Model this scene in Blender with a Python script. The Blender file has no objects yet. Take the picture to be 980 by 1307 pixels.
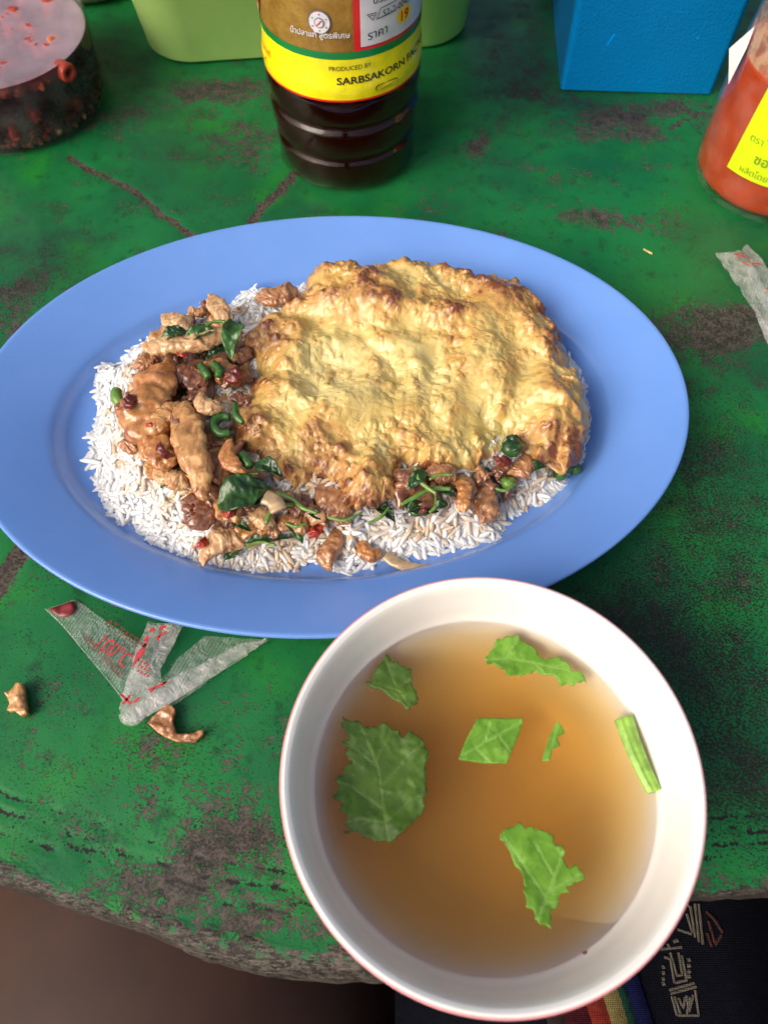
import bpy, bmesh, math, random
import numpy as np
from mathutils import Vector, Matrix
from mathutils.geometry import delaunay_2d_cdt
R = math.radians
PI = math.pi
rng = np.random.default_rng(7)
random.seed(7)
sc = bpy.context.scene
col = sc.collection

# ------------------------------------------------------------------ camera, sky, sun, exposure
F, CZ, PITCH = 1016.0, 0.27, R(28.54)          # focal length in pixels of the 980x1307 photo, camera height over the table
cam = bpy.data.cameras.new('camera')
cam.sensor_fit = 'VERTICAL'; cam.sensor_height = 36; cam.lens = F / 1307 * 36
cam.clip_start = 0.01; cam.clip_end = 100
cam.dof.use_dof = True; cam.dof.focus_distance = 0.29; cam.dof.aperture_fstop = 13
camo = bpy.data.objects.new('camera', cam); col.objects.link(camo)
camo.location = (0, 0, CZ); camo.rotation_euler = (PITCH, 0, 0)
sc.camera = camo

SUN_EL, SUN_AZ = 38, 36                         # light comes from the left, a little from the near side
world = bpy.data.worlds.new('World'); sc.world = world; world.use_nodes = True
wn = world.node_tree
sky = wn.nodes.new('ShaderNodeTexSky'); sky.sky_type = 'NISHITA'; sky.sun_disc = False
sky.sun_elevation = R(SUN_EL); sky.sun_rotation = R(-90 - SUN_AZ)
sky.air_density = 1.0; sky.dust_density = 8.0; sky.ozone_density = 0.6
bg = wn.nodes['Background']; wn.links.new(sky.outputs[0], bg.inputs[0]); bg.inputs[1].default_value = 0.108
sl = bpy.data.lights.new('sun', 'SUN'); sl.energy = 1.25; sl.angle = R(42); sl.color = (1.0, 0.95, 0.87)
so = bpy.data.objects.new('sun', sl); col.objects.link(so); so.rotation_euler = (0, -R(90 - SUN_EL), R(SUN_AZ))
so.location = (-1, -0.3, 1)
vs = sc.view_settings
vs.view_transform = 'Standard'; vs.look = 'None'; vs.gamma = 1; vs.use_curve_mapping = False
vs.exposure = 0.62
sc.render.engine = 'CYCLES'
cy = sc.cycles
cy.use_denoising = True
cy.max_bounces = 10; cy.transparent_max_bounces = 24; cy.diffuse_bounces = 5; cy.glossy_bounces = 4
cy.transmission_bounces = 6; cy.volume_bounces = 2
cy.caustics_reflective = False; cy.caustics_refractive = False
cy.sample_clamp_indirect = 4

# ------------------------------------------------------------------ helpers
cP, sP = math.cos(PITCH), math.sin(PITCH)
def ray(px, py):
    a, b = (px - 490) / F, -(py - 653.5) / F
    return a, b * cP + sP, b * sP - cP
def W(px, py, z=0.0):
    x, y, zz = ray(px, py); k = (z - CZ) / zz
    return Vector((x * k, y * k, z))
def mpp(px, py, z=0.0):                          # metres per photo pixel there
    return (z - CZ) / ray(px, py)[2] / F
def Wy(px, py, y):                               # where the ray meets the upright plane y
    a, b, c = ray(px, py); k = y / b
    return Vector((a * k, y, CZ + c * k))
def Wn(pts, z):
    return np.array([W(p[0], p[1], z)[:2] for p in pts])

_perm = rng.permutation(256); _perm = np.concatenate([_perm, _perm, _perm])
_grad = rng.normal(size=(256, 3)); _grad /= np.linalg.norm(_grad, axis=1)[:, None]
def perlin(P, seed=0):
    P = np.asarray(P, float) + seed * 17.31
    i = np.floor(P).astype(int); f = P - i; i &= 255
    u = f * f * f * (f * (f * 6 - 15) + 10)
    out = 0
    for dx in (0, 1):
        wx = u[..., 0] if dx else 1 - u[..., 0]
        for dy in (0, 1):
            wy = u[..., 1] if dy else 1 - u[..., 1]
            for dz in (0, 1):
                wz = u[..., 2] if dz else 1 - u[..., 2]
                h = _perm[_perm[_perm[(i[..., 0] + dx) & 255] + ((i[..., 1] + dy) & 255)] + ((i[..., 2] + dz) & 255)]
                g = _grad[h]
                out = out + wx * wy * wz * (g[..., 0] * (f[..., 0] - dx) + g[..., 1] * (f[..., 1] - dy) + g[..., 2] * (f[..., 2] - dz))
    return out * 1.4
def fbm(P, seed=0, oct=4, gain=.5):
    P = np.asarray(P, float); s = 0; a = 1
    for o in range(oct):
        s = s + a * perlin(P * 2 ** o, seed + o * 3); a *= gain
    return s
def worley2(P, seed=0):                          # F1, F2, id of the nearest cell in 2-D
    P = np.asarray(P, float) + seed * 11.7
    i = np.floor(P).astype(int); f1 = np.full(len(P), 9.); f2 = np.full(len(P), 9.); cid = np.zeros(len(P))
    for dx in (-1, 0, 1):
        for dy in (-1, 0, 1):
            cx, cyy = i[:, 0] + dx, i[:, 1] + dy
            h = _perm[_perm[cx & 255] + (cyy & 255)]; h2 = _perm[h + 91]; h3 = _perm[h2 + 37]
            d = np.hypot(cx + h2 / 255. - P[:, 0], cyy + h3 / 255. - P[:, 1])
            n = d < f1
            f2 = np.where(n, f1, np.minimum(f2, d)); cid = np.where(n, h, cid); f1 = np.where(n, d, f1)
    return f1, f2, cid / 255.
def smooth(x, a, b):
    t = np.clip((np.asarray(x, float) - a) / (b - a), 0, 1); return t * t * (3 - 2 * t)
def sdpoly(P, poly):                             # signed distance, positive inside
    P = np.asarray(P, float)[:, :2]; poly = np.asarray(poly, float)[:, :2]
    d = np.full(len(P), 1e9); ins = np.zeros(len(P), bool)
    for a, b in zip(poly, np.roll(poly, -1, 0)):
        e = b - a; w = P - a
        t = np.clip((w @ e) / max(e @ e, 1e-18), 0, 1)
        d = np.minimum(d, np.hypot(*(w - t[:, None] * e).T))
        c = (a[1] > P[:, 1]) != (b[1] > P[:, 1])
        with np.errstate(divide='ignore', invalid='ignore'):
            ins ^= c & (P[:, 0] < (b[0] - a[0]) * (P[:, 1] - a[1]) / (b[1] - a[1]) + a[0])
    return np.where(ins, d, -d)
def resample(poly, n):
    p = np.asarray(poly, float); q = np.vstack([p, p[:1]])
    s = np.concatenate([[0], np.cumsum(np.linalg.norm(np.diff(q, axis=0), axis=1))])
    t = np.linspace(0, s[-1], n, endpoint=False)
    return np.stack([np.interp(t, s, q[:, k]) for k in range(p.shape[1])], 1)
def smooth_closed(p, it=2):
    for _ in range(it): p = .25 * np.roll(p, 1, 0) + .5 * p + .25 * np.roll(p, -1, 0)
    return p

def mk(name, V, Fc, mat=None, parent=None, smooth_=True, loc=None, attrs=None):
    me = bpy.data.meshes.new(name)
    V = np.asarray(V, float)
    me.from_pydata(V.tolist(), [], [list(map(int, f)) for f in Fc] if not isinstance(Fc, np.ndarray) else Fc.tolist())
    if attrs:
        for k, v in attrs.items():
            me.attributes.new(k, 'FLOAT', 'POINT').data.foreach_set('value', np.asarray(v, np.float32))
    if smooth_: me.shade_smooth()
    for m in (mat if isinstance(mat, (list, tuple)) else [mat]):
        if m: me.materials.append(m)
    o = bpy.data.objects.new(name, me); col.objects.link(o)
    if parent: o.parent = parent
    if loc is not None: o.location = loc
    return o
def tag(o, label, cat, group=None, kind=None):
    o['label'] = label; o['category'] = cat
    if group: o['group'] = group
    if kind: o['kind'] = kind
    return o
def thing(name, label, cat, loc=(0, 0, 0), group=None):
    o = bpy.data.objects.new(name, None); col.objects.link(o); o.location = loc; o.empty_display_size = .01
    return tag(o, label, cat, group)
def outward(V, Fc):                              # consistent outward normals
    bm = bmesh.new(); vs_ = [bm.verts.new(v) for v in V]
    for f in Fc:
        try: bm.faces.new([vs_[i] for i in f])
        except ValueError: pass
    bmesh.ops.recalc_face_normals(bm, faces=bm.faces)
    bm.verts.index_update()
    Vo = [v.co[:] for v in bm.verts]; Fo = [[v.index for v in f.verts] for f in bm.faces]; bm.free()
    return Vo, Fo
def gridfaces(nu, nv, close_u=False, close_v=False, off=0):
    U = nu if close_u else nu - 1; Vv = nv if close_v else nv - 1
    i, j = np.meshgrid(np.arange(U), np.arange(Vv), indexing='ij')
    i2, j2 = (i + 1) % nu, (j + 1) % nv
    return np.stack([i * nv + j, i2 * nv + j, i2 * nv + j2, i * nv + j2], -1).reshape(-1, 4) + off
def lathe(prof, n=96, a0=0, a1=2 * PI):          # profile (r, z) from bottom to top, outside facing
    full = abs(a1 - a0 - 2 * PI) < 1e-6
    t = np.linspace(a0, a1, n, endpoint=not full)
    pr = np.asarray(prof, float)
    V = np.stack([np.outer(np.cos(t), pr[:, 0]), np.outer(np.sin(t), pr[:, 0]), np.broadcast_to(pr[:, 1], (n, len(pr)))], -1).reshape(-1, 3)
    return V, gridfaces(n, len(pr), close_u=full)
def curve_pts(ctrl, n):                          # Catmull-Rom through control points
    c = np.asarray(ctrl, float); c = np.vstack([2 * c[0] - c[1], c, 2 * c[-1] - c[-2]])
    out = []; m = len(c) - 3
    for k in range(n):
        t = k / (n - 1) * m; i = min(int(t), m - 1); t -= i
        p0, p1, p2, p3 = c[i:i + 4]
        out.append(.5 * (2 * p1 + (p2 - p0) * t + (2 * p0 - 5 * p1 + 4 * p2 - p3) * t * t + (3 * p1 - p0 - 3 * p2 + p3) * t ** 3))
    return np.array(out)
def tube(ctrl, rad, n=24, seg=8, flat=1.0):
    P = curve_pts(ctrl, n); V = []
    rad = np.interp(np.linspace(0, 1, n), np.linspace(0, 1, len(np.atleast_1d(rad))), np.atleast_1d(rad)) if np.size(rad) > 1 else np.full(n, rad)
    for k in range(n):
        d = P[min(k + 1, n - 1)] - P[max(k - 1, 0)]; d /= np.linalg.norm(d) + 1e-12
        s = np.cross(d, (0, 0, 1)); s /= np.linalg.norm(s) + 1e-9; u = np.cross(s, d)
        for q in range(seg):
            a = 2 * PI * q / seg
            V.append(P[k] + rad[k] * (math.cos(a) * s + math.sin(a) * u * flat))
    Fc = gridfaces(n, seg, close_v=True).tolist()
    Fc.append(list(range(seg - 1, -1, -1))); Fc.append([(n - 1) * seg + q for q in range(seg)])
    return np.array(V), Fc
def sheet(poly, spacing, zfun, thick, jitter=.25):   # filled outline as a thin solid with its own relief
    poly = np.asarray(poly, float)
    n = max(12, int(np.linalg.norm(np.roll(poly, -1, 0) - poly, axis=1).sum() / spacing))
    B = poly if n < len(poly) * 1.6 else resample(poly, n)
    lo, hi = poly.min(0), poly.max(0)
    gx, gy = np.meshgrid(np.arange(lo[0], hi[0], spacing), np.arange(lo[1], hi[1], spacing))
    G = np.stack([gx.ravel(), gy.ravel()], 1); G += rng.uniform(-jitter, jitter, G.shape) * spacing
    G = G[sdpoly(G, poly) > spacing * .5]
    P = np.vstack([B, G]); nb = len(B)
    r = delaunay_2d_cdt([Vector(p) for p in P], [(i, (i + 1) % nb) for i in range(nb)], [list(range(nb))], 1, 1e-7)
    Q = np.array([v[:] for v in r[0]]); tri = [list(f) for f in r[2]]
    z = zfun(Q); m = len(Q)
    V = np.vstack([np.column_stack([Q, z]), np.column_stack([Q, z - thick])])
    cnt = {}
    for f in tri:
        for a, b in zip(f, f[1:] + f[:1]): cnt[(a, b)] = 1
    Fc = tri + [[i + m for i in f[::-1]] for f in tri]
    for (a, b) in cnt:
        if (b, a) not in cnt: Fc.append([b, a, a + m, b + m])
    return V, Fc
def join(parts):                                 # several (V, F) into one
    V, Fc, o = [], [], 0
    for v, f in parts:
        v = np.asarray(v); V.append(v); Fc += [[int(i) + o for i in q] for q in f]; o += len(v)
    return np.vstack(V), Fc
def box(x0, x1, y0, y1, z0, z1):
    V = np.array([(x, y, z) for x in (x0, x1) for y in (y0, y1) for z in (z0, z1)], float)
    return V, [[0, 1, 3, 2], [4, 6, 7, 5], [0, 4, 5, 1], [2, 3, 7, 6], [0, 2, 6, 4], [1, 5, 7, 3]]
def bevel(o, w, seg=3):
    m = o.modifiers.new('bevel', 'BEVEL'); m.width = w; m.segments = seg; m.limit_method = 'ANGLE'; m.angle_limit = R(40)
    return o
def text_vf(body, size, bold=0.0):
    cu = bpy.data.curves.new('text', 'FONT'); cu.body = body; cu.size = size; cu.offset = bold; cu.resolution_u = 3
    ob = bpy.data.objects.new('text', cu); col.objects.link(ob)
    dg = bpy.context.evaluated_depsgraph_get(); me = bpy.data.meshes.new_from_object(ob.evaluated_get(dg))
    V = np.array([v.co[:] for v in me.vertices]) if len(me.vertices) else np.zeros((0, 3)); Fc = [list(p.vertices) for p in me.polygons]
    bpy.data.objects.remove(ob); bpy.data.curves.remove(cu); bpy.data.meshes.remove(me)
    return V, Fc

# ------------------------------------------------------------------ materials
def lin(r, g, b):
    f = lambda c: (c / 255 / 12.92) if c <= 10.3 else ((c / 255 + .055) / 1.055) ** 2.4
    return (f(r), f(g), f(b), 1)
class M:
    def __init__(s, name):
        s.m = bpy.data.materials.new(name); s.m.use_nodes = True; s.t = s.m.node_tree; s.N = s.t.nodes; s.L = s.t.links
        s.p = s.N['Principled BSDF']; s.out = s.N['Material Output']
    def n(s, t, **k):
        nd = s.N.new('ShaderNode' + t)
        for a, v in k.items(): setattr(nd, a, v)
        return nd
    def set(s, sock, v):
        if hasattr(v, 'is_output'): s.L.new(v, sock)
        else: sock.default_value = v
    def co(s):
        if not hasattr(s, '_co'): s._co = s.n('TexCoord').outputs['Object']
        return s._co
    def noise(s, scale, detail=4, rough=.5, vec=None, dist=0):
        nd = s.n('TexNoise'); s.set(nd.inputs['Vector'], vec if vec is not None else s.co())
        nd.inputs['Scale'].default_value = scale; nd.inputs['Detail'].default_value = detail
        nd.inputs['Roughness'].default_value = rough; nd.inputs['Distortion'].default_value = dist
        return nd.outputs['Fac']
    def voro(s, scale, feature='F1', vec=None):
        nd = s.n('TexVoronoi'); nd.feature = feature; s.set(nd.inputs['Vector'], vec if vec is not None else s.co())
        nd.inputs['Scale'].default_value = scale; return nd.outputs['Distance']
    def attr(s, name):
        nd = s.n('Attribute'); nd.attribute_name = name; return nd.outputs['Fac']
    def math(s, op, a, b=0.0, c=None):
        nd = s.n('Math', operation=op); s.set(nd.inputs[0], a); s.set(nd.inputs[1], b)
        if c is not None: s.set(nd.inputs[2], c)
        return nd.outputs[0]
    def step(s, v, a, b, o0=0.0, o1=1.0):
        nd = s.n('MapRange'); nd.interpolation_type = 'SMOOTHSTEP'; s.set(nd.inputs[0], v)
        nd.inputs[1].default_value = a; nd.inputs[2].default_value = b; nd.inputs[3].default_value = o0; nd.inputs[4].default_value = o1
        return nd.outputs[0]
    def mix(s, f, a, b, bt='MIX'):
        nd = s.n('Mix', data_type='RGBA', blend_type=bt); s.set(nd.inputs[0], f); s.set(nd.inputs[6], a); s.set(nd.inputs[7], b)
        return nd.outputs[2]
    def stretch(s, sx, sy, sz, rot=(0, 0, 0)):
        nd = s.n('Mapping'); s.set(nd.inputs['Vector'], s.co()); nd.inputs['Scale'].default_value = (sx, sy, sz); nd.inputs['Rotation'].default_value = rot
        return nd.outputs[0]
    def bump(s, h, dist, strength=1.0):
        nd = s.n('Bump'); nd.inputs['Strength'].default_value = strength; nd.inputs['Distance'].default_value = dist
        s.set(nd.inputs['Height'], h); s.L.new(nd.outputs[0], s.p.inputs['Normal']); return nd.outputs[0]
    def pr(s, **k):
        names = dict(col='Base Color', rough='Roughness', spec='Specular IOR Level', sss='Subsurface Weight', sssr='Subsurface Radius', ssss='Subsurface Scale',
                     coat='Coat Weight', coatr='Coat Roughness', trans='Transmission Weight', metal='Metallic', ior='IOR', alpha='Alpha')
        for a, v in k.items(): s.set(s.p.inputs[names[a]], v)
        return s
def simple(name, c, rough=.5, var=.12, scale=60, bump=0.0, bscale=400, **k):
    m = M(name); f = m.noise(scale, 5, .6)
    dark = tuple(x * (1 - var) for x in c[:3]) + (1,); lite = tuple(min(1, x * (1 + var)) for x in c[:3]) + (1,)
    m.pr(col=m.mix(m.step(f, .3, .7), dark, lite), rough=rough, **k)
    if bump: m.bump(m.noise(bscale, 4), bump)
    return m.m
def clear(name, tint=(1, 1, 1, 1), vol=None, ior=1.33, rough=.02, dirt_haze=0.0, dcol=(.8, .8, .8, 1), d0=0.0):
    m = M(name)                                  # thin clear wall or liquid: tinted see-through with mirror-like gloss
    tr = m.n('BsdfTransparent'); tr.inputs[0].default_value = tint
    gl = m.n('BsdfGlossy'); gl.inputs['Roughness'].default_value = rough
    fr = m.n('Fresnel'); fr.inputs[0].default_value = ior
    geo = m.n('NewGeometry')
    front = m.math('SUBTRACT', 1.0, geo.outputs['Backfacing'])
    mx = m.n('MixShader'); m.L.new(m.math('MULTIPLY', fr.outputs[0], front), mx.inputs[0]); m.L.new(tr.outputs[0], mx.inputs[1]); m.L.new(gl.outputs[0], mx.inputs[2])
    last = mx.outputs[0]
    if dirt_haze:
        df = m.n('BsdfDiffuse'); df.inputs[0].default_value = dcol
        m2 = m.n('MixShader'); m.L.new(m.math('MULTIPLY', m.step(m.noise(90, 5), .3, .8, d0, 1.0), dirt_haze), m2.inputs[0]); m.L.new(last, m2.inputs[1]); m.L.new(df.outputs[0], m2.inputs[2]); last = m2.outputs[0]
    m.L.new(last, m.out.inputs['Surface'])
    if vol:
        ab = m.n('VolumeAbsorption'); ab.inputs[0].default_value = vol[0] + (1,); ab.inputs[1].default_value = vol[1]
        o = ab.outputs[0]
        if len(vol) > 2:
            s2 = m.n('VolumeScatter'); s2.inputs[0].default_value = vol[2] + (1,); s2.inputs[1].default_value = vol[3]
            ad = m.n('AddShader'); m.L.new(o, ad.inputs[0]); m.L.new(s2.outputs[0], ad.inputs[1]); o = ad.outputs[0]
        m.L.new(o, m.out.inputs['Volume'])
    return m.m

# ================================================================== SETTING
# ground under the table
m = M('floor_concrete'); f = m.noise(9, 6, .6); m.pr(col=m.mix(f, lin(62, 42, 34), lin(98, 70, 58)), rough=.8); m.bump(m.noise(60, 5), .004)
fv, ff = box(-6, 6, -6, 6, -.78, -.72)
o = mk('floor', fv, ff, m.m, smooth_=False); o['kind'] = 'structure'

# table -------------------------------------------------------------
PLANE = [(-260, 1040), (-100, 1076), (0, 1108), (60, 1128), (110, 1147), (180, 1172), (240, 1190), (300, 1203), (360, 1212), (420, 1220), (480, 1226), (560, 1222), (640, 1172), (690, 1143), (780, 1138), (880, 1139), (980, 1135), (1120, 1128), (1300, 1110)]
NOSE = [(-260, 1062), (-100, 1099), (0, 1130), (60, 1151), (120, 1172), (180, 1191), (220, 1206), (260, 1227), (330, 1245), (400, 1255), (480, 1257), (560, 1246), (640, 1186), (690, 1154), (780, 1150), (880, 1150), (980, 1146), (1120, 1140), (1300, 1122)]
tp = Wn(PLANE, 0); tn = Wn(NOSE, -.012)
XS = np.concatenate([np.linspace(-.62, -.27, 40, endpoint=False), np.arange(-.27, .30, .0018), np.linspace(.30, .66, 40)])
yt = np.interp(XS, tp[:, 0], tp[:, 1]); yn = np.interp(XS, tn[:, 0], tn[:, 1])
k3 = np.array([.05, .1, .2, .3, .2, .1, .05])
yt = np.convolve(np.pad(yt, 3, 'edge'), k3, 'valid'); yn = np.convolve(np.pad(yn, 3, 'edge'), k3, 'valid')
xx = np.stack([XS * 60, 0 * XS, 0 * XS + 3.3], 1)
yt = yt + .0012 * fbm(xx * 2, 4, 4); yn = yn + .0006 * fbm(xx * 2.5, 9, 4)
yn = np.minimum(yn, yt - .0015)
s_top = np.concatenate([np.arange(0, .09, .0016), np.arange(.09, .50, .0024), np.linspace(.50, .80, 24)])
rows = []
for q, (uy, z) in enumerate([(-.10, -.036), (-.03, -.036), (-.008, -.034), (-.001, -.029)]):
    rows.append(np.stack([XS, yn - uy * (1 if uy < 0 else 1), np.full_like(XS, z)], 1))
for t in np.linspace(0, 1, 9):
    a = t * PI / 2
    rows.append(np.stack([XS, yn + (yt - yn) * (1 - math.cos(a)), -.016 + .016 * math.sin(a) + 0 * XS], 1))
nfold = len(rows)
for s in s_top[1:]: rows.append(np.stack([XS, yt + s, 0 * XS], 1))
TV = np.array(rows); nr, nc = TV.shape[:2]; TV = TV.reshape(-1, 3)
rowi = np.repeat(np.arange(nr), nc); top = rowi >= nfold
edge_d = TV[:, 1] - np.tile(yt, nr)
def blobs(P, lst):
    a = np.zeros(len(P))
    for (px, py, rx, ry, s) in lst:
        c = W(px, py); mp_ = mpp(px, py); asp = 1.0 / math.cos(math.atan((653.5 - py) / F) + PITCH)
        d = ((P[:, 0] - c.x) / (rx * mp_)) ** 2 + ((P[:, 1] - c.y) / (ry * mp_ * asp)) ** 2
        a = a + s * np.exp(-d * 1.1)
    return a
wear = .13 + blobs(TV, [(30, 372, 50, 45, .45), (10, 430, 40, 30, .4), (150, 150, 60, 22, .42), (120, 95, 40, 16, .35), (300, 185, 60, 28, .42), (250, 120, 60, 18, .55), (330, 120, 60, 40, .3),
    (765, 160, 50, 20, .65), (800, 150, 22, 22, .4), (868, 140, 45, 16, .62), (835, 172, 22, 12, .4), (720, 120, 40, 14, .4), (790, 283, 45, 16, .6), (735, 272, 34, 13, .55), (835, 213, 20, 9, .55), (690, 218, 34, 14, .42), (870, 290, 22, 18, .4),
    (612, 186, 20, 12, .6), (545, 262, 26, 16, .45), (625, 300, 26, 12, .5), (650, 100, 50, 60, .28), (700, 45, 40, 30, .25), (870, 415, 60, 26, .55), (940, 425, 50, 26, .7), (930, 395, 40, 16, .4), (900, 470, 80, 34, .28),
    (930, 560, 90, 60, .08), (880, 740, 140, 90, .06),
    (270, 1085, 90, 45, .36), (200, 1120, 80, 26, .3), (250, 1040, 90, 40, .2), (310, 1165, 110, 20, .4), (180, 1165, 50, 12, .4), (60, 1090, 40, 12, .2), (215, 960, 50, 30, .22), (120, 1020, 60, 40, .16), (50, 960, 50, 40, .12),
    (60, 780, 30, 20, .22), (330, 950, 60, 60, .12), (300, 900, 30, 20, .25), (15, 740, 40, 40, .25), (70, 905, 30, 12, .2), (350, 1040, 40, 40, .1), (130, 870, 30, 40, .1), (960, 660, 60, 50, .10), (900, 900, 70, 60, .10), (950, 800, 40, 50, .12), (100, 960, 120, 80, .12), (300, 1000, 90, 60, .16), (900, 1110, 40, 14, .35), (950, 1130, 60, 10, .4)])
wear = .13 + (wear - .13) * .82 + blobs(TV, [(290, 1110, 90, 40, .22), (230, 1140, 70, 18, .25), (330, 1185, 90, 12, .25), (140, 1130, 60, 14, .2), (420, 1190, 50, 14, .15)])
grime_shade = blobs(TV, [(170, 60, 130, 60, .7), (60, 330, 120, 70, .65), (640, 70, 90, 70, .8), (250, 190, 120, 50, .45), (420, 270, 60, 20, .4), (760, 130, 120, 40, .5), (950, 470, 90, 50, .5), (880, 760, 120, 160, .28), (960, 1010, 90, 110, .4), (780, 780, 60, 60, .3), (20, 560, 60, 90, .5), (640, 230, 60, 30, .3), (330, 940, 60, 60, .25)])  # dirt on the paint; at lower right it also paints in part of the shade
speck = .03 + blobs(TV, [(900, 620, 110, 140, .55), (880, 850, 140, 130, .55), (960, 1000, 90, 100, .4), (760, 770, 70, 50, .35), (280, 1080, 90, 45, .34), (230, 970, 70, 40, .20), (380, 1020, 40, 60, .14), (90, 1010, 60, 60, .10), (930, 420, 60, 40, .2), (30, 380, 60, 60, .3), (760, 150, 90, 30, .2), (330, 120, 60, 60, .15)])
cracks = [([(88, 200), (112, 216), (140, 228), (165, 240), (190, 258), (205, 274), (228, 287), (252, 307), (300, 345)], 4.6), ([(376, 222), (358, 243), (336, 262), (322, 283), (310, 305), (285, 345)], 7),
          ([(44, 684), (22, 712), (0, 742), (-30, 790)], 15), ([(856, 163), (880, 150), (915, 132)], 2.5)]
crk = np.zeros(len(TV))
for pts, w in cracks:
    q = Wn(pts, 0); d = np.full(len(TV), 9.)
    for a, b in zip(q[:-1], q[1:]):
        e = b - a; ww = TV[:, :2] - a; t = np.clip(ww @ e / (e @ e), 0, 1)
        d = np.minimum(d, np.hypot(*(ww - t[:, None] * e).T))
    hw = w * mpp(pts[1][0], pts[1][1])
    d = d + .0009 * fbm(np.column_stack([TV[:, :2] * 220, 0 * d]), 21, 3)
    crk = np.maximum(crk, 1 - smooth(d, hw * .62, hw * 1.15))
near = np.exp(-np.clip(edge_d, 0, 1) / .012)
streak = np.zeros(len(TV))                       # dark broken seams running along the front edge
for off, wd, sd in ((.0165, .0010, 1), (.0095, .0007, 2), (.0125, .0006, 4), (.0205, .0006, 3)):
    wob = .0016 * fbm(np.column_stack([TV[:, 0] * 40, 0 * edge_d, 0 * edge_d + sd]), sd, 4)
    br = smooth(fbm(np.column_stack([TV[:, 0] * 90, 0 * edge_d, 0 * edge_d + sd * 7]), sd + 5, 3), -.45, .15)
    streak = np.maximum(streak, br * (1 - smooth(np.abs(edge_d - off - wob), wd * .5, wd * 1.3)))
streak *= top
edgem = np.where(top, 1 - smooth(edge_d + .003 * fbm(np.column_stack([TV[:, :2] * 110, 0 * edge_d]), 31, 4), -.0005, .0028), .55 + .45 * np.clip(-TV[:, 2] / .008, 0, 1))
relief = .00035 * fbm(np.column_stack([TV[:, :2] * 45, 0 * edge_d]), 2, 5) * top - .0005 * crk * top - .0004 * streak
relief += .0012 * edgem * fbm(np.column_stack([TV[:, 0] * 170, TV[:, 1] * 480, TV[:, 2] * 480]), 12, 5) * (rowi > 3)
TV[:, 2] += relief
m = M('worn_green_paint')
a_w, a_c, a_e, a_s = m.attr('wear'), m.attr('crack'), m.attr('edge'), m.attr('streak')
nA, nB, nC, nD = m.noise(55, 7, .62), m.noise(260, 6, .62), m.noise(900, 4, .6), m.noise(14, 4, .5)
s = m.math('ADD', a_w, m.math('MULTIPLY', m.math('SUBTRACT', nA, .5), 1.35))
s = m.math('ADD', s, m.math('MULTIPLY', m.math('SUBTRACT', nB, .5), 1.3))
s = m.math('ADD', s, m.math('MULTIPLY', m.math('SUBTRACT', nC, .5), 1.5))
mask = m.step(s, .45, .51)
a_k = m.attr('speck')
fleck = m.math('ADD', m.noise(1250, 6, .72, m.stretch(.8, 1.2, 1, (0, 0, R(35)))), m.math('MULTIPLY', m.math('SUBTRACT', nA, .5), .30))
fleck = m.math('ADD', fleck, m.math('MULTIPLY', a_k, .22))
pits = m.step(fleck, .607, .665)
chips = m.step(m.math('ADD', m.noise(330, 3, .55, m.stretch(.55, 1.5, 1, (0, 0, R(62)))), m.math('MULTIPLY', a_k, .06)), .705, .735)
pits = m.math('MAXIMUM', pits, chips)
mask = m.math('MAXIMUM', mask, pits)
flat_mask = mask
mask = m.math('MAXIMUM', mask, m.step(m.math('ADD', a_c, m.math('MULTIPLY', m.math('SUBTRACT', nB, .5), .9)), .35, .6))
mask = m.math('MAXIMUM', mask, m.step(m.math('ADD', a_e, m.math('ADD', m.math('MULTIPLY', m.math('SUBTRACT', nB, .5), 1.2), m.math('MULTIPLY', m.math('SUBTRACT', nC, .5), .9))), .40, .5))
green = m.mix(m.step(nD, .35, .65), (.006, .098, .034, 1), (.009, .170, .040, 1))
green = m.mix(m.step(m.noise(30, 5, .6), .5, .75), green, (.014, .195, .022, 1))
green = m.mix(m.step(m.noise(120, 5, .7), .52, .70, 0, .7), green, (.004, .045, .020, 1))
green = m.mix(m.step(m.math('ADD', m.attr('grime_shade'), m.math('MULTIPLY', m.math('SUBTRACT', nA, .5), 1.1)), .1, .95, 0, .85), green, (.010, .042, .026, 1))
bare = m.mix(m.step(m.math('ADD', m.math('MULTIPLY', nB, .5), m.math('MULTIPLY', nC, .5)), .38, .62), (.012, .010, .009, 1), (.092, .080, .068, 1))
grain = m.noise(900, 6, .72, m.stretch(.28, 1, 1, (0, 0, R(-14))))
wood = m.mix(m.step(grain, .40, .62), (.008, .007, .006, 1), (.12, .105, .09, 1))
wood = m.mix(m.step(nC, .56, .70, 0, .7), wood, (.24, .21, .175, 1))
wood = m.mix(m.step(nA, .5, .62, 0, .6), wood, (.02, .018, .017, 1))
bare = m.mix(m.step(m.attr('grime_shade'), .1, .8, 0, .7), bare, (.014, .011, .010, 1))
bare = m.mix(m.math('MULTIPLY', m.step(a_e, .3, .6), .92), bare, wood)
bare = m.mix(m.step(a_c, .2, .5, 0, .8), bare, m.mix(m.step(nC, .35, .65), (.022, .017, .014, 1), (.10, .078, .064, 1)))
bare = m.mix(m.math('MULTIPLY', m.step(fleck, .60, .66), .75), bare, (.010, .009, .009, 1))
c = m.mix(mask, green, bare)
c = m.mix(m.step(m.math('ADD', a_s, m.math('ADD', m.math('MULTIPLY', m.math('SUBTRACT', nB, .5), 2.2), m.math('MULTIPLY', m.math('SUBTRACT', nC, .5), 2.4))), .62, .85), c, (.012, .012, .011, 1))
m.pr(col=c, rough=m.math('ADD', m.math('MULTIPLY', mask, .22), m.step(nD, .3, .7, .33, .46)), spec=.32)
h = m.math('SUBTRACT', m.math('MULTIPLY', nC, .25), m.math('MULTIPLY', flat_mask, .7))
h = m.math('ADD', h, m.math('MULTIPLY', grain, m.math('MULTIPLY', a_e, 2.6)))
m.bump(h, .0004, .9)
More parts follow.
